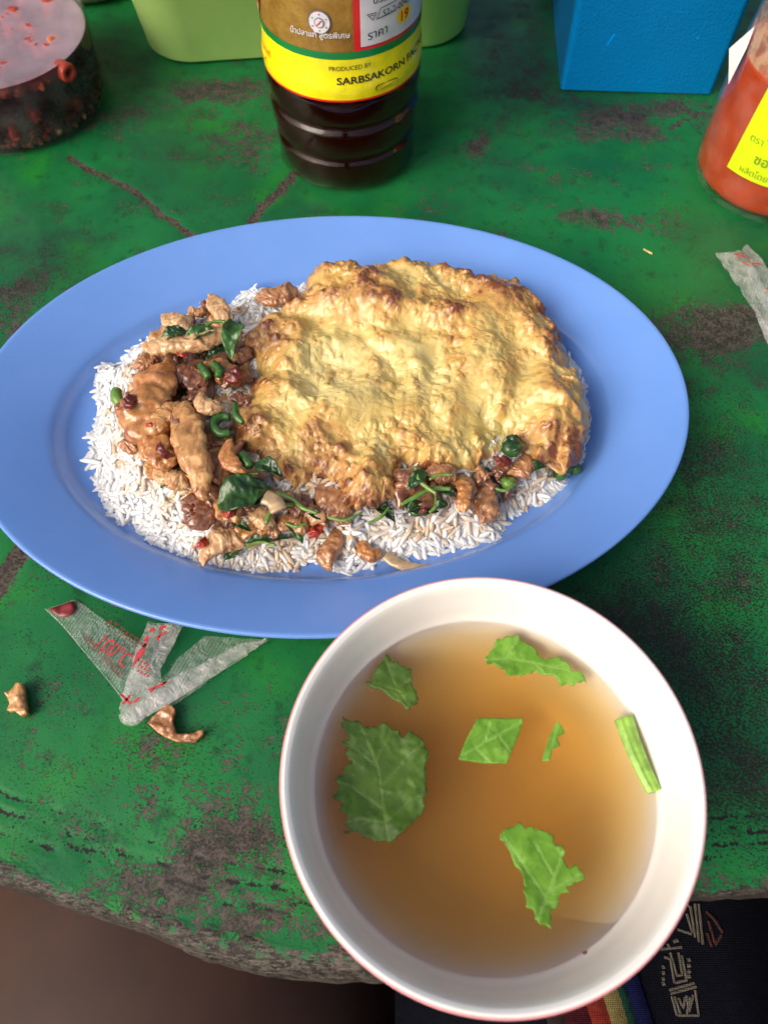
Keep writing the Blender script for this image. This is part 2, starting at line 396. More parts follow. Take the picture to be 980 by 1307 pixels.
table = mk('table', TV, gridfaces(nr, nc)[:, ::-1], m.m, attrs=dict(wear=wear, crack=crk * top, edge=edgem, streak=streak, speck=speck, grime_shade=grime_shade))
tag(table, 'old wooden table with worn green paint and a rough bare front edge', 'table')
tbm = simple('table_leg_wood', lin(70, 55, 45), .7)
for x, y in ((-.5, .16), (.52, .16), (-.5, .74), (.52, .74)):
    v, f = box(x - .03, x + .03, y - .03, y + .03, -.72, -.037); mk('leg', v, f, tbm, table, smooth_=False)

# ================================================================== PLATE
PC = np.array([-.0202, .1853]); PA, PB, PR = .1366, .0975, .053
def plate_ring(fr, npt=200):                     # fr 0 = outer edge, 1 = edge of the well, then to the centre
    t = np.linspace(0, 2 * PI, npt, endpoint=False)
    ct, st = np.cos(t), np.sin(t)
    if fr <= 1: A, B = PA - .031 * fr, PB - .028 * fr
    else: A, B = (PA - .031) * (2 - fr), (PB - .028) * (2 - fr)
    X, Y = A * ct, B * st
    return np.stack([PC[0] + X * math.cos(PR) - Y * math.sin(PR), PC[1] + X * math.sin(PR) + Y * math.cos(PR)], 1)
prof = [(2, .0055), (1.6, .0055), (1.3, .0055), (1.12, .0056), (1.05, .0062), (1.0, .0078), (.95, .0105), (.90, .0127), (.86, .0138), (.80, .0147), (.5, .0185), (.2, .0221), (.06, .0236), (.02, .0240), (0, .0236), (-.008, .0229), (.0, .0221), (.05, .0215), (.5, .0160), (.86, .0112), (.95, .0082), (1.02, .004), (1.06, .0022), (1.08, .0006), (1.10, .0004), (1.12, .0018), (1.3, .003), (2, .003)]
V = np.vstack([np.column_stack([plate_ring(f), np.full(200, z)]) for f, z in prof])
m = M('blue_melamine'); m.pr(col=m.mix(m.step(m.noise(40, 5), .35, .7), (.125, .268, .66, 1), (.136, .280, .68, 1)), rough=m.step(m.noise(25, 6, .6), .3, .75, .13, .27), spec=.5)
m.bump(m.math('ADD', m.noise(160, 3), m.math('MULTIPLY', m.step(m.noise(240, 3, .6, m.stretch(.06, 1.6, 1, (0, 0, R(28)))), .64, .70), .35)), .00008)
plate = tag(mk('plate', V, gridfaces(len(prof), 200, close_v=True), m.m), 'oval blue plastic plate holding rice, chicken and fried egg', 'plate')

# ================================================================== RICE
RICE = [(397, 350), (362, 366), (335, 360), (308, 365), (290, 384), (262, 376), (240, 394), (212, 414), (188, 424), (165, 438), (150, 462), (130, 455), (118, 476), (131, 500), (127, 525), (120, 547), (118, 575), (122, 600), (135, 622), (138, 642), (150, 660), (176, 664), (190, 684), (214, 694), (240, 712), (300, 722), (340, 722), (382, 708), (412, 702), (440, 724), (482, 704), (522, 700), (560, 692), (592, 686), (636, 686), (634, 656), (660, 636), (704, 626), (722, 606), (748, 560), (748, 474), (722, 430), (690, 395), (620, 360), (500, 342)]
EGG = [(400, 341), (433, 334), (466, 336), (499, 331), (545, 330), (581, 336), (606, 346), (637, 348), (662, 356), (675, 374), (688, 386), (703, 404), (714, 420), (721, 443), (731, 463), (744, 488), (755, 514), (756, 537), (749, 560), (740, 580), (724, 590), (714, 578), (703, 575), (683, 572), (670, 560), (657, 560), (637, 570), (617, 583), (586, 595), (566, 598), (545, 596), (530, 588), (510, 588), (502, 604), (505, 624), (495, 640), (474, 648), (454, 645), (438, 637), (432, 622), (418, 609), (402, 606), (390, 616), (372, 621), (361, 611), (346, 596), (331, 586), (311, 570), (294, 553), (296, 540), (304, 534), (298, 514), (311, 498), (326, 478), (328, 460), (313, 448), (308, 427), (321, 409), (346, 397), (372, 389), (388, 366)]
MEAT = [(212, 404), (280, 385), (300, 408), (320, 425), (330, 470), (300, 520), (300, 560), (345, 600), (390, 620), (440, 630), (510, 605), (560, 600), (640, 578), (690, 578), (680, 600), (625, 632), (590, 640), (540, 645), (480, 650), (440, 668), (400, 672), (345, 682), (300, 690), (262, 700), (250, 660), (200, 604), (162, 568), (155, 505), (175, 465)]
rice_w = Wn(RICE, .010); egg_w = Wn(EGG, .026); meat_w = Wn(MEAT, .022)
def mound(P):                                    # top of the rice
    P = np.atleast_2d(np.asarray(P, float))[:, :2]
    d = sdpoly(P, rice_w)
    n = fbm(np.column_stack([P * 70, np.zeros(len(P))]), 40, 3)
    h = .0165 * smooth(d, -.004, .022) + .0015 * n * smooth(d, 0, .006)
    return .0058 + np.where(d > -.004, h, 0)
gx, gy = np.meshgrid(np.arange(-.125, .09, .0014), np.arange(.12, .28, .0014), indexing='ij')
G = np.column_stack([gx.ravel(), gy.ravel()]); d = sdpoly(G, rice_w); zz = mound(G) - .0006
Fq = gridfaces(*gx.shape); keep = (d[Fq] > -.0005).all(1); Fq = Fq[keep]
used = np.unique(Fq); rm = np.full(len(G), -1); rm[used] = np.arange(len(used))
stain = smooth(sdpoly(G, meat_w), -.008, .004)
zz = zz + .0006 * fbm(np.column_stack([G * 420, 0 * d]), 41, 2)
def rice_mat(name, st):
    m = M(name); f = m.noise(260, 4)
    c = m.mix(f, (.68, .69, .69, 1), (.80, .81, .81, 1))
    if st == 'attr': c = m.mix(m.math('MULTIPLY', m.attr('stain'), .9), c, m.mix(m.noise(150, 4), (.08, .026, .009, 1), (.28, .13, .045, 1)))
    elif st: c = m.mix(m.step(m.noise(120, 3), .3, .7, .2, .9), c, (.52, .34, .17, 1))
    m.pr(col=c, rough=.27, sss=.5, sssr=(1, .9, .8), ssss=.002, spec=.5)
    return m.m
mr, mr2 = rice_mat('cooked_rice', 0), rice_mat('sauce_stained_rice', 1)
rice = mk('rice_mound', np.column_stack([G, zz])[used], rm[Fq], rice_mat('rice_core', 'attr'), attrs=dict(stain=stain[used]))
tag(rice, 'mound of white steamed rice spread on the blue plate', 'rice')
def grain_vf(L, r, bend, seed):
    n, sg = 9, 8; u = np.linspace(0, 1, n) ** 1.0; u = .5 - .5 * np.cos(u * PI); t = np.linspace(0, 2 * PI, sg, endpoint=False); V = []
    for k in range(n):
        rr = r * max(.12, (1 - abs(2 * u[k] - 1) ** 2.8)) ** .5 * (1 + .10 * math.sin(seed + 5 * u[k]))
        for a in t: V.append((L * (u[k] - .5), rr * math.cos(a) + bend * L * (.25 - (u[k] - .5) ** 2) , rr * .85 * math.sin(a)))
    Fc = gridfaces(n, sg, close_v=True).tolist(); Fc += [list(range(sg)), [(n - 1) * sg + q for q in range(sg - 1, -1, -1)]]
    return np.array(V), Fc
gvs = [grain_vf(L, r_, b, i) for i, (L, r_, b) in enumerate(((.0088, .00094, .16), (.0080, .00098, -.26), (.0096, .00090, .32), (.0068, .00100, .05), (.0046, .00108, .1)))]
gms = []
for st in (mr, mr2):
    row = []
    for v, f in gvs:
        o = mk('rice_grain', v, f, st); row.append(o.data); bpy.data.objects.remove(o)
    gms.append(row)
lo, hi = rice_w.min(0), rice_w.max(0)
P = rng.uniform(lo - .002, hi + .002, (24000, 2)); d = sdpoly(P, rice_w); de = sdpoly(P, egg_w); dm = sdpoly(P, meat_w)
ok = (d > -.0022) & (de < .0045) & (dm < .014) & (rng.random(len(P)) < np.where(d < .004, .8, .62)); P, d, de, dm = P[ok][:5200], d[ok][:5200], de[ok][:5200], dm[ok][:5200]
pz = mound(P)
eps = .001
gradx = (mound(P + [eps, 0]) - mound(P - [eps, 0])) / (2 * eps); grady = (mound(P + [0, eps]) - mound(P - [0, eps])) / (2 * eps)
vis = (de < -.002) & (dm < .003)
score = np.where(vis, 1, 0) + .2 * rng.random(len(P)) + .3 * (d < .01)
order = np.argsort(-score); single = set(order[:300].tolist()); rest = []
for k in range(len(P)):
    nrm = Vector((-gradx[k], -grady[k], 1)).normalized()
    yaw = rng.uniform(0, 2 * PI)
    if d[k] < .003 and rng.random() < .6: yaw = math.atan2(grady[k], gradx[k]) + rng.normal(0, .7)
    tx = Vector((math.cos(yaw), math.sin(yaw), 0)); tx = (tx - nrm * tx.dot(nrm)).normalized()
    tilt = rng.normal(0, .22); tx = (tx * math.cos(tilt) + nrm * math.sin(tilt)).normalized()
    ty = nrm.cross(tx).normalized(); tz = tx.cross(ty)
    z = max(pz[k] + rng.uniform(-.0014, .0004), .0064)
    mtx = Matrix((tx, ty, tz)).transposed().to_4x4(); mtx.translation = (P[k][0], P[k][1], z)
    st = 1 if (dm[k] > -.008 and rng.random() < .6) else 0
    gi = int(rng.integers(0, 5)); sc_ = rng.uniform(.88, 1.15)
    mtx = mtx @ Matrix.Scale(sc_, 4)
    if k in single:
        o = bpy.data.objects.new('rice_grain', gms[st][gi]); col.objects.link(o); o.parent = rice; o.matrix_local = mtx
    else:
        v, f = gvs[gi]; mm = np.array(mtx); rest.append((v @ mm[:3, :3].T + mm[:3, 3], f, st))
for st, mt in ((0, mr), (1, mr2)):
    pr_ = [(v, f) for v, f, s_ in rest if s_ == st]
    if pr_:
        v, f = join(pr_); o = mk('rice_grains', v, f, mt, rice); o['kind'] = 'stuff'
def lone_grain(a, b, z, label):
    p, q = W(*a, z), W(*b, z); o = bpy.data.objects.new('rice_grain', gms[0][0]); col.objects.link(o)
    o.location = (p + q) / 2; o.rotation_euler = (0, 0, math.atan2(q.y - p.y, q.x - p.x)); o.scale = [(q - p).length / .0072] * 3
    tag(o, label, 'rice grain')
lone_grain((105, 588), (130, 592), .0085, 'single loose rice grain lying off the left edge of the mound')
lone_grain((192, 513), (203, 522), .0335, 'single white rice grain stuck on the glazed left chicken slab')
lone_grain((150, 648), (158, 668), .0082, 'single rice grain fallen beside the lower left rim of the mound')

# ================================================================== FRIED EGG
NG = 400                                        # square grid bent onto the traced outline
NS = 4 * (NG - 1)
out = smooth_closed(resample(egg_w, NS), 8)
cen = np.array(W(520, 468, .03)[:2])
oP = np.column_stack([out * 1.0, np.zeros(NS)])
nrm2 = np.roll(out, -6, 0) - np.roll(out, 6, 0); nrm2 = np.column_stack([nrm2[:, 1], -nrm2[:, 0]]); nrm2 = smooth_closed(nrm2, 12); nrm2 /= np.linalg.norm(nrm2, axis=1)[:, None]
if ((out + nrm2 * .001 - cen) ** 2).sum() < ((out - cen) ** 2).sum(): nrm2 = -nrm2
out = out + nrm2 * (.0016 * fbm(oP * 150, 50, 4) + .0042 * (np.abs(perlin(oP * 95, 52)) - .25) + .0004 * (np.abs(perlin(oP * 420, 54)) - .2))[:, None]
g_ = np.linspace(-1, 1, NG); gx, gy = np.meshgrid(g_, g_, indexing='ij')
rad_ = np.maximum(np.abs(gx), np.abs(gy)); safe = np.where(rad_ < 1e-9, 1, rad_)
nx, ny = gx / safe, gy / safe                    # position along the square's border as a fraction of the way round
fr = np.where(nx >= 1 - 1e-9, (ny + 1) / 8, np.where(ny >= 1 - 1e-9, .25 + (1 - nx) / 8, np.where(nx <= -1 + 1e-9, .5 + (1 - ny) / 8, .75 + (nx + 1) / 8))) % 1.0
k0 = int(np.argmin(np.arctan2(out[:, 1] - cen[1], out[:, 0] - cen[0]) % (2 * PI) - 0 + 0 * out[:, 0])) if False else int(np.argmin(np.abs(np.arctan2(out[:, 1] - cen[1], out[:, 0] - cen[0]) + PI / 4)))
if np.sum(out[:, 0] * np.roll(out[:, 1], -1) - np.roll(out[:, 0], -1) * out[:, 1]) < 0: out = out[::-1]; nrm2 = nrm2[::-1]; oP = oP[::-1]; k0 = NS - 1 - k0
out, nrm2, oP = np.roll(out, -k0, 0), np.roll(nrm2, -k0, 0), np.roll(oP, -k0, 0)
outc = np.vstack([out, out[:1]]); tt = fr * NS
bx_ = np.interp(tt, np.arange(NS + 1), outc[:, 0]); by_ = np.interp(tt, np.arange(NS + 1), outc[:, 1])
EP = np.column_stack([(cen[0] + rad_ * (bx_ - cen[0])).ravel(), (cen[1] + rad_ * (by_ - cen[1])).ravel()])
bring = np.array([(NG - 1, j) for j in range(NG - 1)] + [(i, NG - 1) for i in range(NG - 1, 0, -1)] + [(0, j) for j in range(NG - 1, 0, -1)] + [(i, 0) for i in range(NG - 1)])
bidx = bring[:, 0] * NG + bring[:, 1]
dist = np.maximum(sdpoly(EP, out[::6]), 0); dist[bidx] = 0
E3 = np.column_stack([EP, np.zeros(len(EP))])
def eb(lst):
    a = np.zeros(len(EP))
    for (px, py, rx, ry, s_) in lst:
        c_ = W(px, py, .03); q = mpp(px, py, .03)
        dd = ((EP[:, 0] - c_.x) / (rx * q)) ** 2 + ((EP[:, 1] - c_.y) / (ry * q * 1.25)) ** 2
        a += s_ * np.exp(-dd)
    return a
warp = E3 + .0012 * np.column_stack([perlin(E3 * 90, 61), perlin(E3 * 90, 62), 0 * dist])
def puffs(sc_, sd, keep, soft_):
    f_, g2, c_ = worley2(warp[:, :2] * sc_, sd); amp = np.clip((c_ - keep) / (1 - keep), 0, 1) ** .5
    return (np.exp(-(f_ / .42) ** 2) if soft_ else np.sqrt(np.clip(1 - (f_ / .5) ** 2, 0, 1))) * amp
big, mid, sml = puffs(75, 3, .1, True) + .6 * puffs(105, 13, .3, True), puffs(185, 5, .35, True) + .5 * puffs(210, 15, .62, False), puffs(400, 8, .5, False) + .6 * puffs(560, 18, .5, False)
rim = 1 - smooth(dist, .004, .022)
soft = eb([(440, 470, 70, 50, .8), (545, 475, 60, 45, .7), (620, 545, 55, 35, .8), (380, 500, 40, 40, .4), (520, 540, 50, 30, .5)])
hm = np.clip(rim * .5 + .50 + .8 * fbm(E3 * 60, 66, 3) - .30 * soft, .18, 1.3)
ridge = 1 - np.abs(fbm(E3 * 55, 70, 4)) * 2.2; ridge = np.clip(ridge, 0, 1) ** 3
macro = eb([(420, 370, 60, 28, 3.0), (520, 350, 70, 22, 2.5), (640, 372, 45, 25, 3.6), (690, 420, 30, 40, 2.6), (720, 510, 30, 45, 2.5), (560, 405, 60, 15, 2.6), (510, 400, 20, 14, 2.0),
            (610, 440, 22, 50, 2.2), (330, 430, 25, 25, 2.4), (340, 540, 40, 40, 1.6), (400, 575, 40, 25, 2.2), (470, 610, 30, 30, 3.4), (560, 570, 60, 20, 2.2), (700, 540, 35, 40, 2.0), (370, 450, 25, 40, 1.4), (505, 520, 40, 16, 1.4),
            (440, 470, 50, 30, -2.0), (545, 470, 45, 30, -2.2), (625, 540, 40, 22, -2.4), (590, 380, 25, 16, -1.4), (660, 470, 20, 60, -1.6), (545, 425, 60, 17, -1.8), (450, 555, 60, 18, -1.2)]) * .001
base = .0135 * np.sqrt(np.clip(dist / .022, 0, 1)) * 0 + .0036 * (1 - np.exp(-dist / .0022)) + .0062 * smooth(dist, 0, .034)
fine = fbm(E3 * 650, 80, 2)
wq = E3 + .0022 * np.column_stack([perlin(E3 * 45, 161), perlin(E3 * 45, 162), 0 * dist])
bl1, bl2, bl3, bl4 = (np.sqrt(perlin(wq * k_, 170 + i) ** 2 + e_) for i, (k_, e_) in enumerate(((44, .006), (100, .012), (230, .02), (480, .02))))
bil = bl1 + .6 * bl2 + .3 * bl3
foam = np.clip(.9 * fbm(E3 * 60, 140, 3) + .38 + .55 * rim, 0, 1.2) * (1 - .3 * np.clip(soft, 0, 1))
z = .0205 + base + macro * 1.5 + .0026 * fbm(E3 * 34, 60, 2) + .0074 * bl1 * (.45 + .55 * smooth(dist, 0, .012)) + (.0034 * bl2 * (.35 + .65 * hm) + .0011 * bl3 * foam) * (.5 + .5 * smooth(dist, 0, .008)) + .0024 * big * hm + (.0016 * mid + .00060 * sml) * (.25 + 1.0 * foam)
edge_f = np.exp(-dist / .0035)
z -= edge_f * .0012
fr_ = np.clip(perlin(E3 * 230, 131) + .1 * perlin(E3 * 500, 133), -.4, 1); z += np.exp(-dist / .0045) * .0030 * fr_
# browning belongs to the crisped ridges and the rim
brown = .40 + .20 * rim + .95 * (bl1 - .25) + .85 * (bl2 - .25) * (.4 + .6 * hm) + .55 * (bl3 - .25) + .40 * (bl4 - .25) + .15 * mid - .34 * soft + .50 * fbm(E3 * 60, 90, 4) + .25 * np.exp(-dist / .002)
brown += .24 * (foam - .45) + .30 * (sml - .25) * (.4 + .6 * foam) + .22 * (mid - .3) * foam + .04 * rim
brown += eb([(430, 350, 70, 25, .25), (640, 375, 40, 22, .35), (700, 415, 25, 40, .4), (560, 402, 60, 14, .45), (505, 398, 22, 16, .5), (612, 440, 16, 50, .3), (735, 560, 22, 25, .5), (470, 615, 35, 28, .35), (390, 590, 40, 22, .4), (330, 420, 30, 24, .3), (315, 535, 25, 40, .3), (620, 545, 50, 22, -.2)])
pale = np.clip(eb([(435, 455, 60, 35, .9), (420, 495, 45, 25, .9), (555, 470, 45, 30, .6), (575, 360, 18, 12, .9), (500, 570, 60, 20, .4), (620, 560, 45, 18, .5), (690, 500, 40, 60, .35), (480, 600, 25, 18, .3)]) + .5 * fbm(E3 * 130, 95, 3), 0, 1)
wet = np.clip(eb([(620, 545, 45, 20, 1.), (545, 470, 30, 20, .5), (415, 420, 25, 20, .5)]), 0, 1)
TOP = np.column_stack([EP, z])
und = []                                         # rolled edge and underside
last = TOP[bidx]
for k, (inn, dz) in enumerate(((-.0006, -.0012), (-.0004, -.0026), (.03, -.0036), (.15, -.0030), (.4, -.0015))):
    und.append(np.column_stack([(last[:, :2] - nrm2 * inn) if inn < 0 else last[:, :2] + (cen - last[:, :2]) * inn, last[:, 2] + dz + (.0004 * perlin(oP * 300, 99 + k))]))
und.append(np.column_stack([cen + .1 * (out - cen), np.full(NS, .0235)]))
AV = np.vstack([TOP] + und)
EF = gridfaces(NG, NG).tolist(); prev = bidx
for k in range(len(und)):
    cur = NG * NG + k * NS + np.arange(NS); EF += [[prev[i], cur[i], cur[(i + 1) % NS], prev[(i + 1) % NS]] for i in range(NS)]; prev = cur
AV, EF = outward(AV, EF)
ex = lambda a, v=None: np.concatenate([a, np.tile(a[bidx], len(und))])
m = M('fried_egg')
ab_, ap_, aw_ = m.attr('brown'), m.attr('pale'), m.attr('wet')
fn = m.noise(420, 5, .65); fn2 = m.noise(1500, 4, .6)
b = m.math('ADD', ab_, m.math('MULTIPLY', m.math('SUBTRACT', fn, .5), .9))
b = m.math('ADD', b, m.math('MULTIPLY', m.math('SUBTRACT', fn2, .5), .5))
c0 = m.mix(ap_, (.57, .42, .135, 1), (.69, .575, .25, 1))
c0 = m.mix(m.math('MULTIPLY', aw_, .6), c0, (.46, .38, .10, 1))
c1_ = m.mix(m.step(b, .22, .62), c0, (.55, .335, .095, 1))
c1_ = m.mix(m.step(b, .60, .98), c1_, (.45, .24, .072, 1))
c1_ = m.mix(m.step(b, 1.0, 1.4), c1_, (.17, .05, .015, 1))
m.pr(col=c1_, rough=m.step(fn, .3, .7, .32, .5), sss=.18, sssr=(1, .55, .2), ssss=.002, spec=.55, coat=.35, coatr=.2)
m.bump(m.math('ADD', m.math('MULTIPLY', fn, .7), m.math('MULTIPLY', fn2, .3)), .00022, .8)
egg = mk('fried_egg', AV, EF, m.m, attrs=dict(brown=ex(brown), pale=ex(pale), wet=ex(wet)))
tag(egg, 'golden brown puffy fried egg omelette lying over the rice', 'fried egg')

# ================================================================== STIR-FRY
def surf(p):
    return float(mound(np.array([[p[0], p[1]]]))[0])
def place(px, py, up):                           # point on the rice under that pixel, raised by up
    z = .02
    for _ in range(5):
        p = W(px, py, z); z = surf(p) + up
    return W(px, py, z)
def meat_mat(name, c_lo, c_hi, glaze, coat=.5):
    m = M(name); f = m.noise(110, 7, .68); g = m.noise(300, 6, .7, m.stretch(.5, 1.4, 1.4)); fi = m.noise(900, 4, .65, m.stretch(.35, 1.5, 1.5))
    cream = tuple(min(1, x * 1.35 + .07) for x in c_hi[:3]) + (1,)
    c = m.mix(m.step(f, .36, .62), c_lo, c_hi); c = m.mix(m.step(m.noise(75, 6, .7), .50, .62, 0, .9), c, glaze)
    c = m.mix(m.step(g, .54, .70, 0, .6), c, cream); c = m.mix(m.step(fi, .52, .70, 0, .22), c, tuple(x * .55 for x in c_lo[:3]) + (1,))
    m.pr(col=c, rough=m.step(f, .3, .7, .24, .46), sss=.4, sssr=(1, .5, .3), ssss=.0035, coat=min(1, coat * 1.8), coatr=.11, spec=.5)
    m.bump(m.math('ADD', m.math('MULTIPLY', g, .7), m.math('MULTIPLY', fi, .35)), .0004, .75)
    return m.m
MEATM = dict(pale=meat_mat('pale_chicken', (.46, .26, .12, 1), (.62, .42, .23, 1), (.40, .19, .07, 1), .3),
             gold=meat_mat('golden_chicken', (.42, .20, .065, 1), (.58, .33, .13, 1), (.30, .11, .03, 1), .35),
             orange=meat_mat('orange_glazed_chicken', (.38, .145, .035, 1), (.52, .25, .075, 1), (.27, .08, .02, 1), .45),
             brown=meat_mat('brown_chicken', (.30, .125, .045, 1), (.46, .235, .10, 1), (.17, .05, .018, 1), .4),
             dark=meat_mat('dark_sauced_chicken', (.15, .05, .022, 1), (.30, .125, .058, 1), (.08, .022, .011, 1), .5))
def chunk_vf(L, w, h, seed, nu=56, nv=38, bend=0., taper=.25, lump=1., fold=0.):
    u = np.linspace(-1, 1, nu)[:, None] * np.ones((1, nv)); t = (np.linspace(0, 2 * PI, nv, endpoint=False))[None] * np.ones((nu, 1))
    uu = np.sin(u * PI / 2)
    line = np.column_stack([np.linspace(-1.4, 1.4, nu), np.zeros(nu), np.zeros(nu)])
    wv = 1 + .5 * lump ** .5 * perlin(line * 1.3, seed + 20); wv2 = 1 + .35 * perlin(line * 1.7, seed + 24)
    prof = np.sqrt(np.clip(1 - np.abs(uu) ** 2.2, 0, 1)) * (1 + taper * uu)
    sq = lambda c: np.sign(c) * np.abs(c) ** .8
    X = uu * L / 2; Y = prof * w / 2 * sq(np.cos(t)) * wv[:, None] + (.34 * w * lump ** .5 * perlin(line * 1.1, seed + 30))[:, None]; Z = prof * h / 2 * sq(np.sin(t)) * wv2[:, None]
    P = np.stack([X, Y, Z], -1).reshape(-1, 3); s0 = min(w, L)
    n = np.stack([uu * .6, prof * np.cos(t), prof * np.sin(t)], -1).reshape(-1, 3); n /= np.linalg.norm(n, axis=1)[:, None] + 1e-9
    Pw = P / s0 + .25 * np.column_stack([perlin(P / (.5 * s0), seed + 40), perlin(P / (.5 * s0), seed + 41), perlin(P / (.5 * s0), seed + 42)])
    D = .15 * s0 * fbm(Pw * 1.7, seed, 3) * lump
    D += .09 * s0 * (1 - 2.2 * np.abs(perlin(Pw * np.array([2.6, 1.3, 1.3]), seed + 5))) * .6       # folds across the piece
    D += .034 * s0 * (1 - 2 * np.abs(perlin(Pw * np.array([6.5, 3.2, 3.2]), seed + 9)))
    D += .013 * s0 * (1 - 2 * np.abs(perlin(Pw * np.array([12., 5, 5]), seed + 15)))
    D += .022 * s0 * fbm(Pw * np.array([3., 11, 11]), seed + 12, 2)
    P = P + n * D[:, None]
    x = P[:, 0] / (L / 2)
    P[:, 1] += bend * L * (x * x - .3); P[:, 2] += -fold * L * (x * x - .3)
    return P, gridfaces(nu, nv, close_v=True)
def chicken(a, b, wpx, mat, label, up=.006, bend=0., taper=.2, hf=.48, lump=.85, fold=.05, seed=None, roll=0., nu=84, nv=56, group='stir fried chicken pieces on the rice'):
    ctr = place((a[0] + b[0]) / 2, (a[1] + b[1]) / 2, up); p, q = W(*a, ctr.z), W(*b, ctr.z)
    L = (q - p).length; w = .84 * wpx * mpp(*a, ctr.z)
    sd = seed if seed is not None else (int(a[0] * 7 + b[1] * 3) % 97)
    V, Fc = chunk_vf(L, w, w * hf, sd, nu, nv, bend, taper, lump, fold)
    o = mk('chicken_piece', V, Fc, MEATM[mat], loc=ctr); o.rotation_euler = (roll, 0, math.atan2(q.y - p.y, q.x - p.x))
    return tag(o, label, 'chicken', group)
chicken((230, 508), (260, 632), 44, 'gold', 'long golden chicken strip lying upright in the middle of the meat pile', .013, taper=-.12, bend=.03, lump=.7)
chicken((212, 458), (172, 560), 66, 'orange', 'broad glazed orange brown chicken slab on the left of the pile', .009, lump=1.0, hf=.4)
chicken((184, 446), (300, 424), 34, 'pale', 'long pale tan chicken strip across the top left of the pile', .014, bend=.06, taper=-.15)
chicken((206, 402), (244, 420), 28, 'pale', 'small pale curled chicken piece at the top left tip of the pile', .010)
chicken((268, 374), (288, 412), 24, 'pale', 'pale knobbly chicken piece standing at the top of the pile beside white rice', .010)
chicken((330, 384), (380, 370), 34, 'brown', 'brown chicken piece on rice beside the upper left corner of the egg', .006, bend=.12)
chicken((180, 560), (158, 575), 26, 'brown', 'small dark reddish chicken tip at the lower left end of the broad slab', .006)
chicken((226, 512), (196, 552), 27, 'gold', 'short golden chicken strip between the broad slab and the long strip', .012)
chicken((182, 555), (226, 590), 40, 'orange', 'chunky chicken piece with a dark red sauce stain left of the long strip', .009)
chicken((250, 505), (276, 527), 26, 'pale', 'little popcorn shaped chicken curl right of the long strip', .013, bend=.3)
chicken((286, 562), (302, 604), 23, 'orange', 'bright orange curved chicken piece beside the left edge of the egg', .014, bend=.18, lump=.5)
chicken((246, 628), (262, 672), 38, 'dark', 'dark shiny chicken lump below the end of the long strip', .006)
chicken((252, 708), (312, 680), 40, 'pale', 'pinkish pale chicken chunk at the bottom left corner of the pile', .006, bend=-.12)
chicken((394, 622), (446, 654), 40, 'brown', 'glossy brown chicken piece tucked under the bottom left lobe of the egg', .002, lump=.7)
chicken((432, 668), (415, 724), 30, 'brown', 'reddish brown chicken strip hanging over the bottom rice edge', .004, bend=.08)
chicken((450, 692), (482, 712), 26, 'orange', 'small orange brown chicken nugget at the bottom edge of the rice', .002)
chicken((586, 606), (596, 652), 21, 'orange', 'narrow upright orange chicken strip right of the curled green stems', .008, bend=-.1)
chicken((598, 622), (634, 660), 40, 'brown', 'ridged reddish brown chicken chunk on the rice below the egg', .005, lump=1.3)
chicken((648, 606), (684, 584), 28, 'brown', 'curled brown chicken piece by the right end of the pile', .007, bend=.25)
chicken((626, 606), (652, 590), 20, 'dark', 'dark chicken bit beneath the egg next to the curled brown piece', .006)
chicken((222, 470), (262, 492), 36, 'dark', 'dark purple brown chicken piece under the pale top strip', .008)
chicken((262, 462), (300, 478), 32, 'brown', 'brown chicken piece between the green bean bits and the egg', .007)
chicken((284, 490), (322, 478), 34, 'dark', 'very dark saucy chicken piece touching the left edge of the egg', .007)
chicken((256, 585), (290, 610), 34, 'brown', 'brown chicken piece right of the long strip above the big basil leaf', .007)
chicken((196, 602), (240, 618), 30, 'pale', 'pale flat chicken piece below left of the long strip', .006)
chicken((186, 590), (204, 612), 20, 'gold', 'small golden chicken sliver at the lower left side of the pile', .005)
chicken((352, 662), (392, 676), 30, 'brown', 'brown chicken piece between the basil stems and the red chili', .007)
chicken((268, 640), (306, 660), 32, 'gold', 'golden chicken bit left of the red chili dot and below the big basil leaf', .006)
chicken((318, 655), (350, 668), 28, 'pale', 'pale translucent chicken bit below the big basil leaf', .005)
chicken((505, 600), (530, 622), 26, 'dark', 'dark chicken bit under the egg left of the curled stems', .005)
chicken((545, 600), (580, 608), 28, 'brown', 'brown chicken piece under the egg behind the curled stems', .005)
chicken((150, 515), (180, 528), 26, 'dark', 'dark red sauce coated bit on the left side of the broad slab', .011)
chicken((236, 655), (250, 668), 16, 'orange', 'tiny orange chicken bit on the rice below the pile', .006)
chicken((220, 528), (232, 548), 16, 'dark', 'tiny dark chicken bit behind the long strip', .013)
for k, (a_, b_, w_, mt_, lb_) in enumerate([((238, 500), (262, 515), 26, 'dark', 'dark chicken bit above the little popcorn shaped curl'), ((300, 500), (318, 520), 22, 'dark', 'dark chicken bit touching the egg beside the slim green bean'),
    ((268, 550), (286, 568), 24, 'brown', 'brown chicken bit between long strip and orange curved piece'), ((300, 612), (320, 622), 20, 'brown', 'brown chicken bit above the big basil leaf'), ((368, 640), (388, 652), 26, 'dark', 'dark chicken bit between the two sprigs left of the egg lobe'),
    ((330, 670), (358, 680), 22, 'brown', 'brown chicken bit just above the long thin leaf'), ((176, 470), (200, 455), 26, 'brown', 'brown chicken bit at the upper left end of the broad slab'), ((240, 404), (262, 396), 22, 'gold', 'golden chicken bit between the two pale top pieces'),
    ((285, 448), (306, 458), 22, 'brown', 'brown chicken bit below the looped basil leaf'), ((180, 575), (196, 590), 22, 'gold', 'golden chicken bit under the broad slab at lower left'), ((420, 655), (446, 664), 22, 'brown', 'brown chicken bit right of the bright red chili'), ((604, 598), (624, 610), 20, 'brown', 'brown chicken bit above the ridged chunk')]):
    chicken(a_, b_, w_, mt_, lb_, .006, lump=1.3, seed=k + 40)
